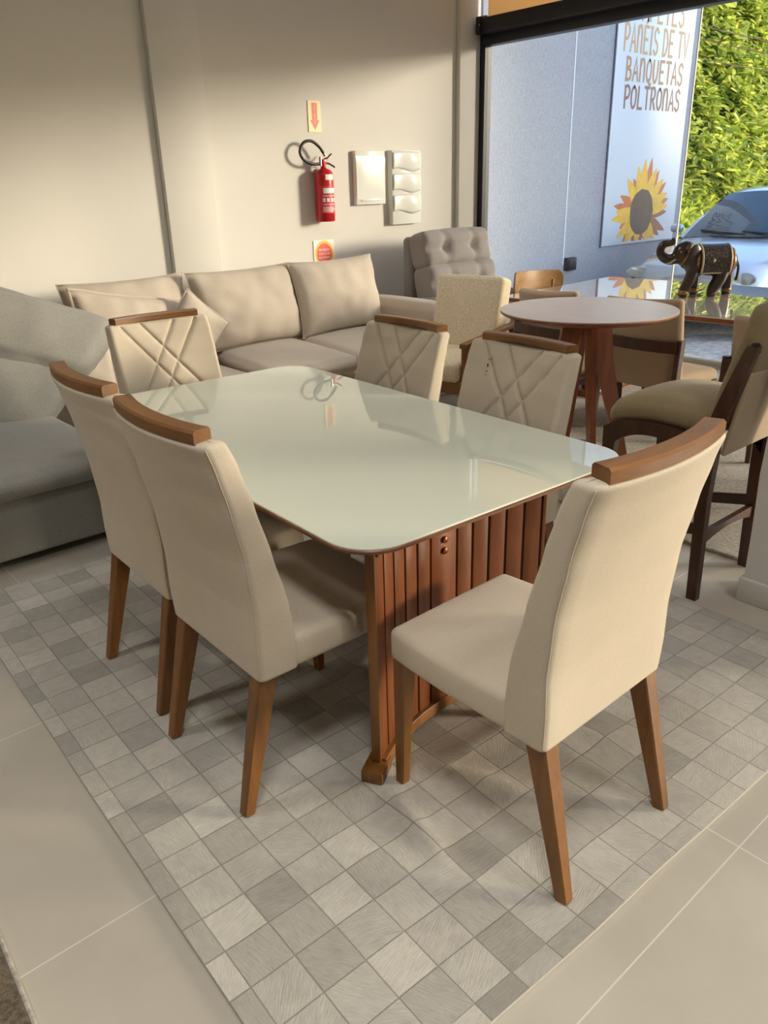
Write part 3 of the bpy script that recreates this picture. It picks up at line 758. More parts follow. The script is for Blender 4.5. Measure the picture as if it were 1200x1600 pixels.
# ------------------------------------------------------------------ tweed armchair
def armchair():
    t = thing('tweed_armchair', 'oatmeal tweed armchair on a wooden frame by the arm of the beige sofa', 'armchair', (4.27, 4.10, 0.018), R(102))
    # local: +y forward
    obj('backrest', softbox(0.285, 0.075, 0.31, 0.035, 10, (0, 0.01, 0.004), wr=0.001), M['oat'], t, loc=(0, -0.16, 0.665), rot=(R(14), 0, 0))
    obj('seat', softbox(0.285, 0.30, 0.075, 0.04, 8, (0, 0.01, 0.02)), M['oat'], t, loc=(0, 0.16, 0.40))
    for s in (-1, 1):
        bm = bmesh.new(); bar(bm, (s*0.315, 0.43, 0.30), (s*0.315, -0.36, 0.24), 0.02, 0.04, (0, 0, 1)); obj('side_rail', bm, M['wood'], t)
        bm = bmesh.new(); bar(bm, (s*0.315, 0.40, 0.0), (s*0.315, 0.40, 0.58), 0.02, 0.03, (0, 1, 0)); obj('leg', bm, M['wood'], t)
        bm = bmesh.new(); bar(bm, (s*0.315, -0.40, 0.0), (s*0.315, -0.26, 0.62), 0.02, 0.03, (0, 1, 0)); obj('leg', bm, M['wood'], t)
        bm = bmesh.new(); bar(bm, (s*0.315, 0.44, 0.585), (s*0.315, -0.34, 0.635), 0.028, 0.016, (0, 0, 1)); obj('armrest', bm, M['wood'], t)
    bm = bmesh.new(); bar(bm, (-0.315, 0.42, 0.29), (0.315, 0.42, 0.29), 0.016, 0.045, (0, 0, 1)); obj('front_rail', bm, M['wood'], t)
armchair()

# ------------------------------------------------------------------ bar table and bar stool
def bar_table():
    t = thing('bar_table', 'round high bar table with pale top on splayed wooden legs', 'table', (3.62, 2.52, 0.018))
    bm = bmesh.new(); lathe(bm, [(0.395, 0.945), (0.455, 0.962), (0.463, 0.968), (0.463, 0.976)], 72); obj('tabletop', bm, M['wood_red'], t, ang=25)
    bm = bmesh.new(); lathe(bm, [(0.462, 0.976), (0.462, 0.981), (0.460, 0.982)], 72); obj('laminate', bm, M['laminate'], t, smooth=False)
    for k in range(4):
        a = R(45+90*k+8); d = Vector((math.cos(a), math.sin(a), 0)); sd = Vector((-d.y, d.x, 0))
        bm = bmesh.new()
        prof = [(0.06, 0.945, 0.075), (0.10, 0.70, 0.066), (0.21, 0.3, 0.045), (0.30, 0.0, 0.028)]
        loft(bm, [[d*(r_-w*0.6)+sd*0.016+Vector((0, 0, z)), d*(r_+w*0.9)+sd*0.016+Vector((0, 0, z)), d*(r_+w*0.9)-sd*0.016+Vector((0, 0, z)), d*(r_-w*0.6)-sd*0.016+Vector((0, 0, z))] for r_, z, w in prof])
        obj('leg', bm, M['wood_red'], t)
    obj('crosspiece', nbox(-0.22, 0.22, -0.22, 0.22, 0.925, 0.95, bev=0.004), M['wood_red'], t)
bar_table()

def bar_stool():
    # local +y forward (towards the far side), x across; rear legs at y = 0
    t = thing('bar_stool', 'khaki upholstered bar stool with dark walnut frame beside the white wall end', 'bar stool', (3.085, 1.365, 0.0), 0)
    wd = M['wood_dark']; hw = 0.225
    def dome(q, u): q.z += -0.05*max(0, u[1])**2; return q
    obj('seat', softbox(0.225, 0.25, 0.055, 0.05, 10, (0.005, 0.01, 0.03), fn=dome, c=(0, 0.245, 0.755)), M['khaki'], t)
    bk = obj('backrest', softbox(0.215, 0.045, 0.235, 0.035, 10, (0, 0.01, 0), c=(0, 0, 0)), M['khaki'], t, loc=(0, -0.045, 0.985), rot=(R(15), 0, 0))
    obj('back_panel', softbox(0.205, 0.012, 0.17, 0.01, 6), M['taupe'], t, loc=(0, -0.055, 0.80), rot=(R(10), 0, 0))
    for s in (-1, 1):
        bm = bmesh.new(); pts = [((s*hw, 0.0, 0.0), 0.017, 0.021), ((s*hw, 0.012, 0.45), 0.019, 0.024), ((s*hw, 0.01, 0.72), 0.019, 0.032), ((s*hw, -0.03, 0.86), 0.019, 0.03), ((s*hw, -0.095, 1.07), 0.016, 0.022)]
        loft(bm, [[Vector(p)+Vector((sx*a, sy*b, 0)) for sx, sy in ((1, 1), (-1, 1), (-1, -1), (1, -1))] for p, a, b in pts]); obj('leg', bm, wd, t)
        bm = bmesh.new(); pts = [((s*hw, 0.475, 0.0), 0.015, 0.017), ((s*hw, 0.465, 0.45), 0.019, 0.022), ((s*hw, 0.455, 0.66), 0.02, 0.034)]
        loft(bm, [[Vector(p)+Vector((sx*a, sy*b, 0)) for sx, sy in ((1, 1), (-1, 1), (-1, -1), (1, -1))] for p, a, b in pts]); obj('leg', bm, wd, t)
        # arched side apron
        bm = bmesh.new(); rs = []
        for k in range(17):
            f = k/16; y = 0.485-0.485*f
            top = 0.685+0.03*math.sin(PI*min(1, f*1.0)); bot = top-0.055-0.09*(abs(f-0.5)*2)**3
            if f < 0.1: top -= 0.03*(1-f/0.1)
            rs.append([(s*hw-0.019, y, bot), (s*hw+0.019, y, bot), (s*hw+0.019, y, top), (s*hw-0.019, y, top)])
        loft(bm, rs); obj('apron', bm, wd, t)
        bm = bmesh.new(); bar(bm, (s*hw, 0.0, 0.32), (s*hw, 0.47, 0.22), 0.012, 0.024, (0, 0, 1)); obj('stretcher', bm, wd, t)
    for y, z in ((0.006, 0.30), (0.47, 0.30)):
        bm = bmesh.new(); rs = []
        for k in range(13):
            f = k/12*2-1; x = f*hw; zb = z-0.028-0.03*f*f
            rs.append([(x, y-0.012, zb), (x, y+0.012, zb), (x, y+0.012, z), (x, y-0.012, z)])
        loft(bm, rs); obj('stretcher', bm, wd, t)
    bm = bmesh.new(); bar(bm, (-hw, -0.095, 1.06), (hw, -0.095, 1.06), 0.012, 0.02, (0, 0, 1)); obj('back_bar', bm, M['black'], t)
bar_stool()

# ------------------------------------------------------------------ far table with its chairs
def far_table():
    t = thing('far_dining_table', 'wide dining table with glossy cream glass top near the shopfront', 'table', (5.7, 3.05, 0.018), R(3))
    W_, L_ = 1.62, 2.36
    bm = bmesh.new(); loft(bm, [rrect(W_-0.08, L_-0.08, 0.03, 0.735, 4), rrect(W_, L_, 0.04, 0.752, 4), rrect(W_, L_, 0.04, 0.776, 4)]); obj('tabletop', bm, M['wood_red'], t, ang=25)
    bm = bmesh.new(); loft(bm, [rrect(W_-0.004, L_-0.004, 0.04, 0.776, 4), rrect(W_-0.004, L_-0.004, 0.04, 0.781, 4), rrect(W_-0.008, L_-0.008, 0.04, 0.782, 4)]); obj('glass_sheet', bm, M['glass_top2'], t, smooth=False)
    for e in (-1, 1):
        obj('pedestal', nbox(-0.35, 0.35, e*0.62-0.06, e*0.62+0.06, 0.05, 0.74, bev=0.01), M['wood_red'], t)
        obj('foot', nbox(-0.45, 0.45, e*0.62-0.10, e*0.62+0.10, 0.0, 0.05, bev=0.01), M['wood_red'], t)
    return t
far_table()
def band_chair(loc, rz, label):
    t = thing('banded_chair', label, 'chair', loc, R(rz), 'chairs along the near side of the far table')
    def cv(q, u): q.y += -0.045*(1-u[0]**2)+0.01; q.z += 0.012*u[0]*u[2]; return q
    obj('backrest', softbox(0.265, 0.028, 0.27, 0.026, 12, (0, 0.006, 0), fn=cv), M['taupe'], t, loc=(0, -0.25, 0.69), rot=(R(9), 0, 0))
    obj('seat', softbox(0.25, 0.24, 0.045, 0.04, 8, (0, 0, 0.02)), M['taupe'], t, loc=(0, 0.02, 0.44))
    bm = bmesh.new(); rs = []
    for k in range(17):
        x = -0.275+0.55*k/16; y = -0.30-0.04*(1-(x/0.275)**2)
        rs.append([(x, y-0.013, 0.655), (x, y+0.013, 0.655), (x, y+0.013, 0.72), (x, y-0.013, 0.72)])
    loft(bm, rs); obj('back_band', bm, M['wood_dark'], t)
    for s in (-1, 1):
        bm = bmesh.new(); bar(bm, (s*0.275, -0.32, 0.0), (s*0.275, -0.275, 0.73), 0.015, 0.022, (0, 1, 0), 0.017, 0.026); obj('leg', bm, M['wood_dark'], t)
        bm = bmesh.new(); bar(bm, (s*0.24, 0.22, 0.0), (s*0.24, 0.20, 0.42), 0.014, 0.014, (0, 1, 0), 0.019, 0.022); obj('leg', bm, M['wood_dark'], t)
        bm = bmesh.new(); bar(bm, (s*0.262, 0.22, 0.385), (s*0.272, -0.30, 0.385), 0.012, 0.022, (0, 0, 1)); obj('side_rail', bm, M['wood_dark'], t)
    return t
bc = band_chair((4.62, 2.62, 0.018), -92, 'taupe chair with a dark wooden back band, seen behind the bar table right side')
dup(bc, (4.56, 3.26, 0.018), R(-98), 'taupe chair with a dark wooden back band, behind the bar table left side')
dup(bc, (4.42, 1.72, 0.018), R(-84), 'taupe chair with a dark wooden back band, behind the bar stool')
def shell_chair():
    t = thing('plywood_back_chair', 'chair with a curved pale plywood back at the end of the far table', 'chair', (5.62, 4.28, 0.018), R(180))
    # its back towards the wall, inner side seen from the shop
    bm = bmesh.new(); rs = []
    for k in range(61):
        a = -math.cos(PI*k/60); x = 0.33*a; y = -0.25+0.10*abs(a)**2.2
        e = min(1, (1-abs(a))/0.16); hh = 0.085*(1-(1-e)**2)**0.5+0.004; zc = 0.80+0.012*a
        rs.append([(x, y-0.009, zc-hh), (x, y+0.009, zc-hh), (x, y+0.009, zc+hh), (x, y-0.009, zc+hh)])
    loft(bm, rs); obj('backrest', bm, M['ply'], t, ang=60)
    obj('seat', softbox(0.24, 0.22, 0.035, 0.03, 6, (0, 0, 0.015)), M['taupe'], t, loc=(0, 0.05, 0.45))
    for s in (-1, 1):
        bm = bmesh.new(); bar(bm, (s*0.25, -0.26, 0.0), (s*0.25, -0.20, 0.80), 0.014, 0.018, (0, 1, 0)); obj('leg', bm, M['ply'], t)
        bm = bmesh.new(); bar(bm, (s*0.22, 0.24, 0.0), (s*0.22, 0.2, 0.43), 0.014, 0.014, (0, 1, 0)); obj('leg', bm, M['ply'], t)
shell_chair()

# ------------------------------------------------------------------ elephant figurine
def elephant():
    # local: head towards +x, stands on z = 0, about 0.4 long
    t = thing('elephant_figurine', 'dark brown elephant figurine with raised trunk on the glossy far table', 'figurine', (5.80, 3.02, 0.8), R(139.5)); t.scale = (1.12, 1.12, 1.2)
    bm = bmesh.new()
    def ell(c, s, rot=(0, 0, 0)):
        mm = Matrix.Translation(c) @ Matrix.Rotation(rot[1], 4, 'Y') @ Matrix.Rotation(rot[2], 4, 'Z') @ Matrix.Diagonal((*s, 1))
        bmesh.ops.create_icosphere(bm, subdivisions=3, radius=1, matrix=mm)
    ell((-0.03, 0, 0.205), (0.145, 0.085, 0.088)); ell((-0.11, 0, 0.20), (0.085, 0.08, 0.085)); ell((0.07, 0, 0.20), (0.085, 0.078, 0.085))
    ell((0.165, 0, 0.255), (0.072, 0.058, 0.068)); ell((0.15, 0, 0.285), (0.05, 0.045, 0.045)); ell((0.205, 0, 0.235), (0.045, 0.04, 0.04)); ell((0.12, 0, 0.23), (0.06, 0.055, 0.06))
    def limb(pts, rad): tube(bm, crv(pts, 6), [rad[0]+(rad[1]-rad[0])*i/((len(pts)-1)*6) for i in range((len(pts)-1)*6+1)], 12)
    limb([(0.10, 0.045, 0.19), (0.125, 0.048, 0.10), (0.155, 0.048, 0.04), (0.158, 0.048, 0.0)], (0.042, 0.028))
    limb([(0.06, -0.045, 0.19), (0.055, -0.048, 0.10), (0.05, -0.048, 0.0)], (0.042, 0.028))
    limb([(-0.10, 0.045, 0.19), (-0.07, 0.048, 0.10), (-0.035, 0.048, 0.04), (-0.035, 0.048, 0.0)], (0.05, 0.029))
    limb([(-0.14, -0.045, 0.19), (-0.165, -0.048, 0.10), (-0.17, -0.048, 0.0)], (0.05, 0.029))
    tr = [(0.20, 0, 0.235), (0.25, 0, 0.222), (0.30, 0, 0.24), (0.322, 0, 0.275), (0.305, 0, 0.31), (0.268, 0, 0.318), (0.242, 0, 0.322), (0.238, 0, 0.35)]
    limb(tr, (0.036, 0.014))
    body = obj('body', bm, M['ele'], t)
    rm = body.modifiers.new('remesh', 'REMESH'); rm.mode = 'VOXEL'; rm.voxel_size = 0.006; rm.use_smooth_shade = True
    sm = body.modifiers.new('smooth', 'SMOOTH'); sm.iterations = 4
    for s in (-1, 1):
        b2 = bmesh.new(); bmesh.ops.create_icosphere(b2, subdivisions=3, radius=1, matrix=Matrix.Translation((0.115, s*0.072, 0.235)) @ Matrix.Rotation(R(18*s), 4, 'Z') @ Matrix.Diagonal((0.056, 0.012, 0.078, 1)))
        obj('ear', b2, M['ele'], t)
        b2 = bmesh.new(); tube(b2, crv([(0.225, s*0.03, 0.225), (0.26, s*0.034, 0.205), (0.285, s*0.03, 0.205)], 5), [0.007]*6+[0.006, 0.005, 0.004, 0.003, 0.002], 8); obj('tusk', b2, M['elesilver'], t)
        b2 = bmesh.new(); bmesh.ops.create_icosphere(b2, subdivisions=2, radius=0.006, matrix=Matrix.Translation((0.2, s*0.048, 0.268))); obj('eye', b2, M['elesilver'], t)
    b2 = bmesh.new(); tube(b2, crv([(-0.185, 0, 0.215), (-0.205, 0.01, 0.17), (-0.2, 0.02, 0.11), (-0.19, 0.02, 0.09)], 5), [0.009]*10+[0.01, 0.011, 0.012, 0.01, 0.006, 0.003], 8); obj('tail', b2, M['ele'], t)
    # blanket over the back with a beaded border
    b2 = bmesh.new(); bd = []; rs = []
    for i in range(13):
        x = -0.12+0.185*i/12; row = []
        for k in range(25):
            a = R(-122+244*k/24); rr = 1.05
            y = math.sin(a)*0.091*rr; z = 0.205+math.cos(a)*0.094*rr*(1.0 if math.cos(a) > 0 else 1.15)
            row.append((x, y, z))
        rs.append(row)
    loft(b2, rs, cap=False, closed=False); bl = obj('blanket', b2, M['elecloth'], t)
    so_ = bl.modifiers.new('s', 'SOLIDIFY'); so_.thickness = 0.005; so_.offset = 1
    path = rs[0]+[r_[-1] for r_ in rs[1:]]+rs[-1][::-1][1:]+[r_[0] for r_ in rs[::-1][1:]]
    obj('beaded_border', ring_tube([Vector(p)*1.0 for p in path], 0.008), M['elesilver'], bl)
    for s in (-1, 1):
        b2 = bmesh.new(); bmesh.ops.create_icosphere(b2, subdivisions=2, radius=1, matrix=Matrix.Translation((-0.005, s*0.096, 0.215)) @ Matrix.Diagonal((0.011, 0.006, 0.014, 1))); obj('medallion', b2, M['elesilver'], bl)
    # gold bands
    def band(c, r_, tilt=0, h=0.014, sy=1.0):
        b3 = bmesh.new(); bmesh.ops.create_cone(b3, cap_ends=False, segments=22, radius1=r_, radius2=r_*0.96, depth=h, matrix=Matrix.Translation(c) @ Matrix.Rotation(R(tilt), 4, 'Y') @ Matrix.Diagonal((1, sy, 1, 1)))
        o = obj('gold_band', b3, M['elegold'], t); sd = o.modifiers.new('s', 'SOLIDIFY'); sd.thickness = 0.004
    for c in ((0.157, 0.048, 0.03), (0.051, -0.048, 0.03), (-0.036, 0.048, 0.03), (-0.17, -0.048, 0.03)): band(c, 0.033, 0, 0.024)
    band((-0.142, 0, 0.203), 0.084, 88, 0.022, 0.96); band((0.155, 0, 0.25), 0.071, 68, 0.018, 0.84); band((0.09, 0, 0.2), 0.094, 86, 0.02, 0.92)
elephant()

# ------------------------------------------------------------------ things on the back wall
def extinguisher():
    t = thing('fire_extinguisher', 'red fire extinguisher with black hose hung on the back wall', 'fire extinguisher', (4.835, 6.398, 1.315))
    bm = bmesh.new(); lathe(bm, [(0.02, 0.004), (0.08, 0.0), (0.09, 0.01), (0.09, 0.40), (0.085, 0.425), (0.065, 0.45), (0.035, 0.462), (0.026, 0.47), (0.024, 0.485), (0.01, 0.486)], 36); obj('cylinder', bm, M['red'], t, ang=50)
    bm = bmesh.new(); lathe(bm, [(0.02, 0.478), (0.026, 0.48), (0.026, 0.52), (0.02, 0.525)], 16); box(bm, -0.022, 0.03, -0.022, 0.022, 0.50, 0.545, bev=0.005); v = obj('valve', bm, M['red'], t)
    bm = bmesh.new(); tube(bm, [(0.02, 0, 0.512), (0.07, 0.0, 0.505), (0.12, -0.005, 0.48), (0.128, -0.005, 0.472)], 0.0085, 8); obj('carry_handle', bm, M['blackp'], t)
    bm = bmesh.new(); tube(bm, [(0.015, 0, 0.545), (0.05, 0, 0.552), (0.075, 0, 0.572), (0.1, 0, 0.588)], 0.0075, 8); obj('lever', bm, M['blackp'], t)
    bm = bmesh.new(); tube(bm, [(-0.035, -0.005, 0.485), (-0.035, -0.005, 0.565)], 0.014, 12); obj('gauge', bm, M['chrome'], t)
    bm = bmesh.new(); tube(bm, crv([(-0.02, 0, 0.505), (-0.12, 0.0, 0.503), (-0.21, 0.005, 0.535), (-0.25, 0.01, 0.605), (-0.205, 0.01, 0.68), (-0.12, 0.005, 0.695), (-0.04, 0, 0.65), (0.01, -0.005, 0.59)], 8), 0.0135, 12)
    h = obj('hose', bm, M['blackp'], t)
    bm = bmesh.new(); tube(bm, [(-0.005, -0.003, 0.612), (0.022, -0.006, 0.572)], [0.012, 0.016], 12); obj('nozzle', bm, M['chrome'], h)
    def patch(a0, a1, z0, z1, r_, n=12):
        bm = bmesh.new(); loft(bm, [[(r_*math.sin(R(a0+(a1-a0)*k/n)), -r_*math.cos(R(a0+(a1-a0)*k/n)), z) for k in range(n+1)] for z in (z0, z1)], cap=False, closed=False); return bm
    lb = obj('label_print', patch(-62, 62, 0.075, 0.315, 0.0906), M['label_red'], t)
    bm = patch(-45, 40, 0.25, 0.295, 0.0912)
    for k, z in enumerate((0.225, 0.15, 0.125, 0.113, 0.101, 0.089)): join(bm, patch(-50, 45-(k % 3)*12, z, z+0.005, 0.0912))
    for a in (-50, -25, 2, 26): join(bm, patch(a, a+17, 0.175, 0.208, 0.0912, 4))
    obj('label_lines', bm, M['paper'], lb)
    obj('inspection_tag', patch(-28, 32, 0.365, 0.412, 0.0908), M['paper'], t)
    obj('wall_bracket', nbox(-0.02, 0.02, 0.08, 0.101, 0.36, 0.46), M['blackp'], t)
extinguisher()
def arrow_sign():
    t = thing('arrow_sign', 'small cream sign with an orange downward arrow above the fire extinguisher', 'sign', (4.835, 6.496, 2.22), 0)
    obj('plate', nbox(-0.072, 0.072, -0.004, 0.004, -0.13, 0.13), M['cream'], t, smooth=False)
    bm = bmesh.new()
    P_ = [(-0.03, 0.112), (0.03, 0.112), (0.03, -0.03), (0.052, -0.03), (0, -0.112), (-0.052, -0.03), (-0.03, -0.03)]
    bm.faces.new([bm.verts.new((x, -0.0048, z)) for x, z in P_])
    for k, chx in enumerate('EXTINTOR'):
        join(bm, text_bm(chx, 0.024, 1), Matrix.Translation((0, -0.0056, 0.088-k*0.0215)) @ Matrix.Rotation(R(90), 4, 'X'))
    obj('arrow_print', bm, [M['orange'], M['paper']], t, smooth=False)
arrow_sign()
def warning_sign():
    t = thing('warning_sign', 'white sign with a red and yellow disc below the fire extinguisher', 'sign', (4.865, 6.496, 1.0), 0)
    obj('plate', nbox(-0.125, 0.125, -0.004, 0.004, -0.14, 0.14), M['paper'], t, smooth=False)
    bm = bmesh.new()
    for r_, y, mi in ((0.112, -0.0048, 0), (0.09, -0.0054, 1)):
        f = bm.faces.new([bm.verts.new((r_*math.cos(2*PI*k/40), y, 0.012+r_*1.12*math.sin(2*PI*k/40))) for k in range(40)]); f.material_index = mi
    for s_, z in (('PROIBIDO', 0.04), ('COLOCAR', 0.004), ('MATERIAIS', -0.032)):
        join(bm, text_bm(s_, 0.033, 2), Matrix.Translation((0, -0.006, z)) @ Matrix.Rotation(R(90), 4, 'X') @ Matrix.Diagonal((0.88, 1, 1, 1)))
    obj('disc_print', bm, [M['yellow'], M['redprint'], M['paper']], t, smooth=False)
warning_sign()
def wall_boxes():
    w = M['white_pl']
    t = thing('breaker_box', 'white electrical box with a flat glossy door on the back wall', 'electrical box', (5.455, 6.5, 1.69))
    obj('housing', nbox(-0.19, 0.19, -0.05, 0, -0.245, 0.245, bev=0.006), w, t)
    bm = bmesh.new(); rs = []
    for k in range(9):
        f = -1+2*k/8; rs.append([(x, -0.052-0.011*(1-f*f)*(1-(x/0.2)**4), f*0.17-0.0) for x in [-0.185+0.37*i/12 for i in range(13)]])
    rs = [[(x, -0.05, -0.19) for x in [-0.185+0.37*i/12 for i in range(13)]]]+rs+[[(x, -0.05, 0.195) for x in [-0.185+0.37*i/12 for i in range(13)]]]
    loft(bm, rs, cap=False, closed=False); obj('door', bm, w, t)
    obj('label_strip', nbox(-0.13, 0.15, -0.058, -0.05, -0.212, -0.198, bev=0.002), w, t)
    t = thing('junction_box', 'taller white box with three wavy covers, right of the breaker box', 'electrical box', (5.92, 6.5, 1.59))
    obj('housing', nbox(-0.2, 0.2, -0.07, 0, -0.35, 0.35, bev=0.006), w, t)
    for z0 in (0.165, -0.035, -0.235):
        bm = bmesh.new(); rs = []
        for k in range(9):
            v = k/8; row = []
            for i in range(19):
                u = -1+2*i/18; x = 0.19*u
                zb = z0-0.018*math.sin((u+0.15)*3.0); zt = z0+0.165+0.012*(1-u*u)
                row.append((x, -0.072-0.018*math.sin(PI*v)**0.7*(1-0.3*u*u)-0.008*math.sin(u*3)*math.sin(PI*v), zb+(zt-zb)*v))
            rs.append(row)
        loft(bm, rs, cap=False, closed=False); cv = obj('cover', bm, w, t); sd = cv.modifiers.new('s', 'SOLIDIFY'); sd.thickness = 0.006
wall_boxes()

# ------------------------------------------------------------------ outside: side wall, sign board, car, hill
struct(obj('wall_side', nbox(7.1, 11.48, 6.5, 6.8, -0.1, 6.0), M['ext'], smooth=False))
struct(obj('trim_5', nbox(8.70, 8.72, 6.494, 6.5, 0.6, 5.0), M['board'], smooth=False))       # pale conduit line
struct(obj('wall_sun_block', nbox(13.2, 13.5, 0.2, 4.8, -0.1, 7.0), M['ext'], smooth=False))  # unseen wall added to keep the sun off the grey side wall
struct(obj('ground_outside', nbox(7.0, 46.0, -14.0, 16.0, -0.22, -0.06), M['pave'], smooth=False))
t = thing('wall_socket', 'black outdoor socket box low on the grey side wall', 'socket', (8.83, 6.5, 0.60))
obj('housing', nbox(-0.1, 0.1, -0.06, 0, -0.075, 0.085, bev=0.008), M['black'], t)
obj('flap', nbox(-0.085, 0.0, -0.066, -0.058, -0.06, 0.07, bev=0.003), M['cartrim'], t)

STROKES = {   # letters as pen strokes in a unit box
 'T': [[(0, 1), (1, 1)], [(0.5, 1), (0.5, 0)]], 'A': [[(0, 0), (0.5, 1), (1, 0)], [(0.2, 0.35), (0.85, 0.35)]],
 'P': [[(0.1, 0), (0.1, 1)], [(0, 0.95), (0.6, 1), (0.95, 0.78), (0.7, 0.5), (0.1, 0.42)]], 'E': [[(0.9, 1), (0.1, 1), (0.1, 0), (0.9, 0)], [(0.1, 0.52), (0.75, 0.52)]],
 'S': [[(0.9, 0.85), (0.55, 1), (0.12, 0.82), (0.3, 0.55), (0.75, 0.42), (0.85, 0.15), (0.45, 0), (0.05, 0.14)]], 'I': [[(0.2, 1), (0.8, 1)], [(0.5, 1), (0.5, 0)], [(0.2, 0), (0.8, 0)]],
 'N': [[(0.08, 0), (0.08, 0.98)], [(0.08, 0.6), (0.3, 0.95), (0.65, 0.98), (0.85, 0.7), (0.88, 0)]], 'D': [[(0.12, 0), (0.12, 1)], [(0, 1), (0.6, 0.95), (0.95, 0.5), (0.6, 0.05), (0, 0)]],
 'V': [[(0, 1), (0.5, 0), (1, 1)]], 'B': [[(0.1, 0), (0.1, 1)], [(0, 1), (0.65, 0.95), (0.7, 0.65), (0.1, 0.52)], [(0.1, 0.52), (0.85, 0.42), (0.8, 0.08), (0, 0)]],
 'Q': [[(0.5, 1), (0.1, 0.8), (0.05, 0.3), (0.4, 0.02), (0.85, 0.2), (0.9, 0.75), (0.5, 1)], [(0.5, 0.1), (0.75, -0.14), (1, -0.08)]], 'U': [[(0.08, 1), (0.1, 0.3), (0.4, 0), (0.75, 0.15), (0.9, 0.5), (0.9, 1)]],
 'O': [[(0.5, 1), (0.1, 0.8), (0.05, 0.3), (0.4, 0.02), (0.85, 0.2), (0.92, 0.75), (0.5, 1)]], 'L': [[(0.12, 1), (0.1, 0), (0.9, 0)]],
 'R': [[(0.1, 0), (0.1, 1)], [(0, 0.96), (0.6, 1), (0.85, 0.75), (0.6, 0.5), (0.12, 0.45)], [(0.4, 0.47), (0.95, 0)]], ' ': []}
SHARP = set('TAEIVL')
def ribbon(bm, pts, w, y):
    P_ = [Vector((a, b)) for a, b in pts]; L_, R_ = [], []
    for i, p in enumerate(P_):
        d0 = (P_[i]-P_[i-1]).normalized() if i else (P_[1]-P_[0]).normalized()
        d1 = (P_[i+1]-P_[i]).normalized() if i < len(P_)-1 else d0
        d = (d0+d1).normalized() if (d0+d1).length > 1e-3 else d0; nn = Vector((-d.y, d.x)); k = w/2/max(0.5, nn.dot(Vector((-d1.y, d1.x))))
        e = d*w*0.3*(-1 if i == 0 else 1 if i == len(P_)-1 else 0)
        L_.append(bm.verts.new((p.x+nn.x*k+e.x, y, p.y+nn.y*k+e.y))); R_.append(bm.verts.new((p.x-nn.x*k+e.x, y, p.y-nn.y*k+e.y)))
    for i in range(len(P_)-1): bm.faces.new((L_[i], R_[i], R_[i+1], L_[i+1]))
def lettering(s, x0, x1, z0, h, accent=None):
    bm = bmesh.new(); n = sum(0.55 if c_ == ' ' else 0.6 if c_ == 'I' else 1 for c_ in s); adv = (x1-x0)/n; x = x0
    for k, c_ in enumerate(s):
        w_ = 0.55 if c_ == ' ' else 0.6 if c_ == 'I' else 1
        for si, st in enumerate(STROKES[c_]):
            pts = [Vector((a, b, 0)) for a, b in st]
            if c_ not in SHARP and len(pts) > 2: pts = crv(pts, 6)
            ribbon(bm, [(x+adv*w_*(0.1+0.76*p.x), z0+h*p.y) for p in pts], 0.036, -0.0232-0.0006*si)
        if accent == k: ribbon(bm, [(x+adv*0.4, z0+h*1.14), (x+adv*0.62, z0+h*1.32)], 0.036, -0.0232)
        x += adv*w_
    return bm
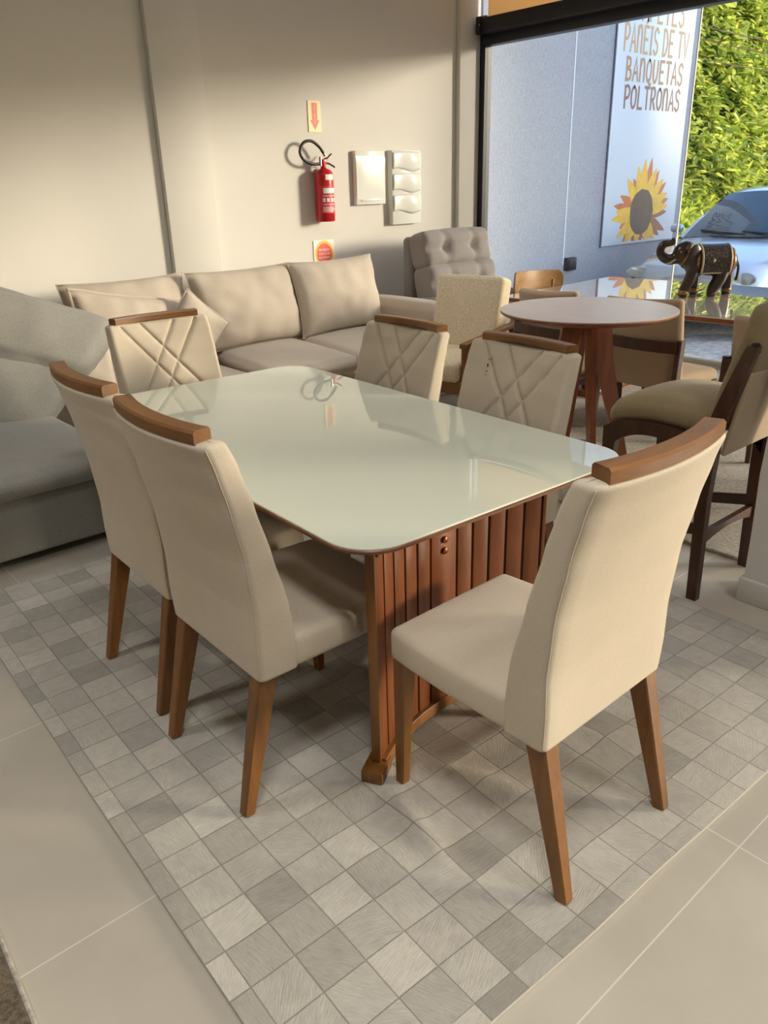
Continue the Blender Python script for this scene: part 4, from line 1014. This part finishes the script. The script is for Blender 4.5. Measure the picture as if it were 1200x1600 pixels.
def sign_board():
    t = thing('sign_board', 'tall white shop sign with gold lettering and a sunflower on the grey side wall', 'sign', (9.505, 6.5, 0.77))
    obj('panel', nbox(0, 1.785, -0.022, 0, 0, 4.2, bev=0.004), M['board'], t)
    obj('frame_edge', nbox(-0.018, -0.0005, -0.024, 0, -0.012, 4.2), M['boardedge'], t, smooth=False)
    Z = -0.77; X = -9.505
    obj('lettering', lettering('TAPETES', 9.83+X, 11.02+X, 3.44+Z, 0.33), M['gold1'], t, smooth=False)
    obj('lettering', lettering('PANEIS DE TV', 9.64+X, 11.18+X, 3.085+Z, 0.29, 3), M['gold1'], t, smooth=False)
    obj('lettering', lettering('BANQUETAS', 9.73+X, 11.12+X, 2.765+Z, 0.25), M['gold2'], t, smooth=False)
    obj('lettering', lettering('POLTRONAS', 9.74+X, 11.11+X, 2.45+Z, 0.25), M['gold3'], t, smooth=False)
    # sunflower: petals printed round an oval seed head
    bm = bmesh.new(); cx, cz = 10.40+X, 1.16+Z
    def petal(a, r0_, r1_, w, mi, y, bend=0.0):
        a = R(a); d = Vector((math.cos(a), math.sin(a))); s_ = Vector((-d.y, d.x)); Lp, Rp = [], []
        for k in range(9):
            f = k/8; r_ = r0_+(r1_-r0_)*f; ww = w*(math.sin(PI*min(1, 0.22+0.78*f))**0.8 if f < 1 else 0); b = bend*f*f
            p = d*r_+s_*b
            Lp.append((p+s_*ww)); Rp.append((p-s_*ww))
        ring_ = Lp+Rp[::-1][1:]
        f = bm.faces.new([bm.verts.new((cx+p.x*1.25, y, max(0.03, cz+p.y*1.0))) for p in ring_]); f.material_index = mi
    back = [(78, .72, 1), (112, .5, 1), (148, .5, 1), (165, .56, 1), (225, .5, 1), (248, .45, 2), (60, .62, 1), (38, .6, 1), (15, .56, 1), (-4, .52, 2), (-30, .58, 2), (-42, .52, 2), (270, .4, 2), (-75, .4, 2), (200, .45, 1), (-55, .5, 2)]
    for i, (a, r1_, mi) in enumerate(back): petal(a, 0.1, r1_, 0.068, mi, -0.0228-0.00002*i, 0.03)
    front = [(92, .70, 0), (104, .62, 0), (70, .62, 0), (128, .56, 0), (50, .58, 0), (28, .56, 0), (10, .54, 0), (188, .58, 0), (178, .5, 0), (215, .54, 0), (235, .48, 0), (-50, .5, 0), (262, .4, 0), (-65, .42, 0)]
    for i, (a, r1_, mi) in enumerate(front): petal(a, 0.1, r1_, 0.075, mi, -0.0233-0.00002*i, -0.02)
    f = bm.faces.new([bm.verts.new((cx+0.29*math.cos(2*PI*k/22)*(1+0.03*math.sin(k*5)), -0.0242, cz+0.01+0.30*math.sin(2*PI*k/22)*(1+0.03*math.cos(k*3)))) for k in range(22)]); f.material_index = 3
    obj('sunflower_print', bm, [M['petal_y'], M['petal_o'], M['petal_b'], M['seed']], t, smooth=False)
sign_board()

def car():
    X0, Y0 = 8.28, 4.62
    t = thing('silver_car', 'silver car parked nose-in outside the shopfront window', 'car', (X0, Y0, -0.06), R(2))
    St = [(0.00, 0.60, 0.66, 0.42), (0.05, 0.70, 0.70, 0.30), (0.2, 0.78, 0.79, 0.24), (0.5, 0.85, 0.85, 0.22), (0.95, 0.93, 0.885, 0.22), (1.38, 1.0, 0.90, 0.22), (1.9, 1.02, 0.905, 0.22), (2.7, 1.03, 0.905, 0.22), (3.3, 1.04, 0.89, 0.24), (3.75, 1.02, 0.85, 0.3), (3.95, 0.9, 0.78, 0.4)]
    bm = bmesh.new(); rs = []
    for x, zt, hw, zb in St:
        half = [(0, zt), (hw*0.45, zt-0.01), (hw*0.75, zt-0.035), (hw*0.92, zt-0.085), (hw*0.985, zt-0.17), (hw, zt-0.3), (hw*0.995, zb+0.2), (hw*0.96, zb+0.06), (hw*0.85, zb), (0, zb)]
        fade = max(0, 1-x/1.1)
        def P_(y, z): return (x+0.30*fade*(y/hw)**2, y, z)
        rs.append([P_(y, z) for y, z in half]+[P_(-y, z) for y, z in half[::-1][1:-1]])
    loft(bm, rs); obj('body', bm, M['carpaint'], t, ang=50)
    # greenhouse
    bm = bmesh.new(); Gr = [(1.36, 0.985, 0.83), (1.62, 1.17, 0.77), (1.9, 1.345, 0.70), (2.18, 1.48, 0.625), (2.5, 1.545, 0.60), (2.9, 1.55, 0.60), (3.3, 1.5, 0.60), (3.6, 1.3, 0.66), (3.85, 1.06, 0.75)]
    rs = []
    for x, z, hw in Gr:
        base = 0.96; wb = 0.86
        half = [(0, z), (hw*0.6, z-0.012), (hw*0.9, z-0.03), (hw, z-0.05*min(1, (z-0.96)/0.3)), ((hw+wb)/2, (z-0.05+base)/2), (wb, base-0.02)]
        rs.append([(x-(0.0 if x > 2.3 else -0.16*(y/0.85)**2), y, zz) for y, zz in half]+[(x-(0.0 if x > 2.3 else -0.16*(y/0.85)**2), -y, zz) for y, zz in half[::-1][:-1]])
    loft(bm, rs, cap=True); obj('cabin', bm, M['carpaint'], t, ang=50)
    # windscreen, side windows, rear window a little proud of the cabin
    def surf(xs, name, ny=14, wf=0.93, lift=0.012):
        bm = bmesh.new(); rs = []
        for x, z, hw in xs:
            rs.append([(x+0.16*(y/0.85)**2*(1 if x < 2.3 else 0)-lift*0.6, y, z-0.045*(abs(y)/hw)**2.4+lift) for y in [hw*wf*(-1+2*k/ny) for k in range(ny+1)]])
        loft(bm, rs, cap=False, closed=False); return obj(name, bm, M['carglass'], t)
    surf([(1.37+0.78*k/8, 0.99+(0.492)*(k/8)**0.92, 0.83-0.2*k/8) for k in range(9)], 'windscreen')
    surf([(3.36, 1.475, 0.6), (3.6, 1.3, 0.66), (3.8, 1.1, 0.74)], 'rear_window')
    for s in (-1, 1):
        bm = bmesh.new()
        for q in ([(1.78, 0.99, 0.868), (2.6, 0.99, 0.868), (2.6, 1.43, 0.665), (2.2, 1.39, 0.685)], [(2.66, 0.99, 0.868), (3.5, 1.02, 0.855), (3.3, 1.36, 0.69), (2.66, 1.43, 0.665)]):
            bm.faces.new([bm.verts.new((x, s*y, z)) for x, z, y in q])
        obj('side_window', bm, M['carglass'], t, smooth=False)
        mr = obj('wing_mirror', softbox(0.05, 0.085, 0.05, 0.045, 6, c=(1.72, s*0.98, 1.06)), M['carpaint'], t)
        bm = bmesh.new(); lathe(bm, [(0.03, 0), (0.1, 0.01), (0.13, 0.04), (0.12, 0.07), (0.03, 0.09)], 24)
        bmesh.ops.transform(bm, matrix=Matrix.Translation((0.27, s*0.64, 0.66)) @ Matrix.Rotation(R(s*24), 4, 'Z') @ Matrix.Rotation(R(-78), 4, 'Y') @ Matrix.Diagonal((0.5, 1.1, 0.4, 1)), verts=bm.verts[:])
        obj('headlight', bm, M['lens'], t)
        for x in (0.75, 3.15):
            bm = bmesh.new(); prof = [(0.19, -0.08), (0.29, -0.1), (0.31, -0.07), (0.31, 0.07), (0.29, 0.1), (0.19, 0.08)]
            lathe(bm, prof, 30); mw = Matrix.Translation((x, s*0.82, 0.31)) @ Matrix.Rotation(R(90), 4, 'X'); bmesh.ops.transform(bm, matrix=mw, verts=bm.verts[:])
            wl = obj('wheel', bm, M['tyre'], t)
            bm = bmesh.new(); lathe(bm, [(0.02, -0.085), (0.19, -0.075), (0.19, 0.075), (0.02, 0.085)], 20); bmesh.ops.transform(bm, matrix=mw, verts=bm.verts[:]); obj('rim', bm, M['chrome'], wl)
    def front(y0, y1, z0, z1, off, name, mat):
        bm = bmesh.new(); rs = []
        for z in (z0, z1): rs.append([(off+0.30*(y/0.68)**2*0.97, y, z) for y in [y0+(y1-y0)*k/14 for k in range(15)]])
        loft(bm, rs, cap=False, closed=False); o = obj(name, bm, mat, t); sd = o.modifiers.new('s', 'SOLIDIFY'); sd.thickness = 0.012
    front(-0.5, 0.5, 0.52, 0.58, -0.012, 'grille', M['cartrim']); front(-0.55, 0.55, 0.30, 0.42, 0.02, 'air_intake', M['cartrim']); front(-0.58, 0.58, 0.588, 0.60, -0.016, 'hood_gap', M['cartrim'])
    for y0, y1 in ((0.55, -0.05), (0.0, -0.6)):
        bm = bmesh.new(); tube(bm, [(1.44+0.16*(y0/0.85)**2, y0, 1.06), (1.41, (y0+y1)/2, 1.045), (1.40+0.16*(y1/0.85)**2, y1, 1.03)], 0.011, 6); obj('wiper', bm, M['cartrim'], t)
    front(-0.78, 0.78, 0.985, 1.01, 1.33, 'cowl', M['cartrim'])
car()

# hillside: soil bank, kerb, grass and a dense bank of leaves
HP = ((8.6, -0.1), (9.6, 0.05), (10.6, 0.7), (11.6, 2.3), (12.6, 4.5), (14.0, 7.0), (16.0, 9.0))
def hillz(y):
    for a, b in zip(HP, HP[1:]):
        if y <= b[0]: return a[1]+(b[1]-a[1])*(y-a[0])/(b[0]-a[0])
    return 9
bm = bmesh.new(); rs = []
for i in range(40):
    x = 11.6+34*i/39; rs.append([(x, y, z+0.25*noise.noise(Vector((x*0.4, y*0.4, 0)))) for y, z in HP])
loft(bm, rs, cap=False, closed=False)
struct(obj('ground_hill', bm, M['soil']))
struct(obj('ground_kerb', nbox(11.6, 40, 8.35, 8.65, -0.1, 0.14, bev=0.03), M['kerb']))
def leaves(name, n, region, size, mat, label, droop=0.3):
    vs, fs = [], []; rnd = random.Random(5)
    for i in range(n):
        x, y, z = region(rnd); s_ = size*rnd.uniform(0.6, 1.5)
        d = Vector((rnd.gauss(-0.2, 0.8), rnd.gauss(-0.6, 0.7), rnd.gauss(-droop, 0.5))).normalized(); up = Vector((rnd.gauss(0, 0.5), rnd.gauss(-0.4, 0.5), 1)).normalized()
        w = d.cross(up)
        if w.length < 0.1: continue
        w.normalize(); nrm = w.cross(d); p = Vector((x, y, z)); k = len(vs)
        vs += [p, p+d*s_*0.35+w*s_*0.2+nrm*s_*0.05, p+d*s_*0.75+w*s_*0.15, p+d*s_-nrm*s_*0.1, p+d*s_*0.75-w*s_*0.15, p+d*s_*0.35-w*s_*0.2+nrm*s_*0.05]
        fs += [(k, k+1, k+2, k+3), (k, k+3, k+4, k+5)]
    me = bpy.data.meshes.new(name); me.from_pydata(vs, [], fs); me.materials.append(mat)
    o = bpy.data.objects.new(name, me); C.objects.link(o); tag(o, label, 'foliage', None, 'stuff'); return o
def reg_hill(r):
    while True:
        x = r.uniform(13.5, 34.0); y = r.uniform(10.5, 13.6); base = hillz(y)
        c1 = noise.noise(Vector((x*0.8, y*0.8, 3)))
        z = base+abs(r.gauss(0, 0.4))+0.6*max(0, c1)+0.1
        if r.random() < 0.3+0.95*max(-0.25, noise.noise(Vector((x*1.5, y*1.5, z*1.5)))+0.25): return x, y-0.5*max(0, c1), z
leaves('foliage_bank', 60000, reg_hill, 0.27, M['leaf'], 'sunlit yellow-green foliage covering the bank behind the car')
def reg_grass(r):
    x = r.uniform(13.0, 34); y = r.uniform(8.8, 10.9); return x, y, hillz(y)+r.uniform(0.1, 0.35)
leaves('grass_strip', 14000, reg_grass, 0.3, M['grass'], 'tall bright grass at the foot of the leafy bank', -0.4)
# overhead wires
for k, (z, dz) in enumerate(((4.1, 0.1), (3.9, 0.05), (3.6, 0.12))):
    bm = bmesh.new(); tube(bm, crv([(11, 8.4, z+dz), (16, 8.4, z-0.08), (22, 8.4, z-0.1), (34, 8.4, z+0.1)], 8), 0.008, 5)
    tag(obj('overhead_wire', bm, M['stem']), ['topmost thin overhead wire before the foliage', 'middle thin overhead wire before the foliage', 'lowest thin overhead wire before the foliage'][k], 'wire', 'overhead wires')
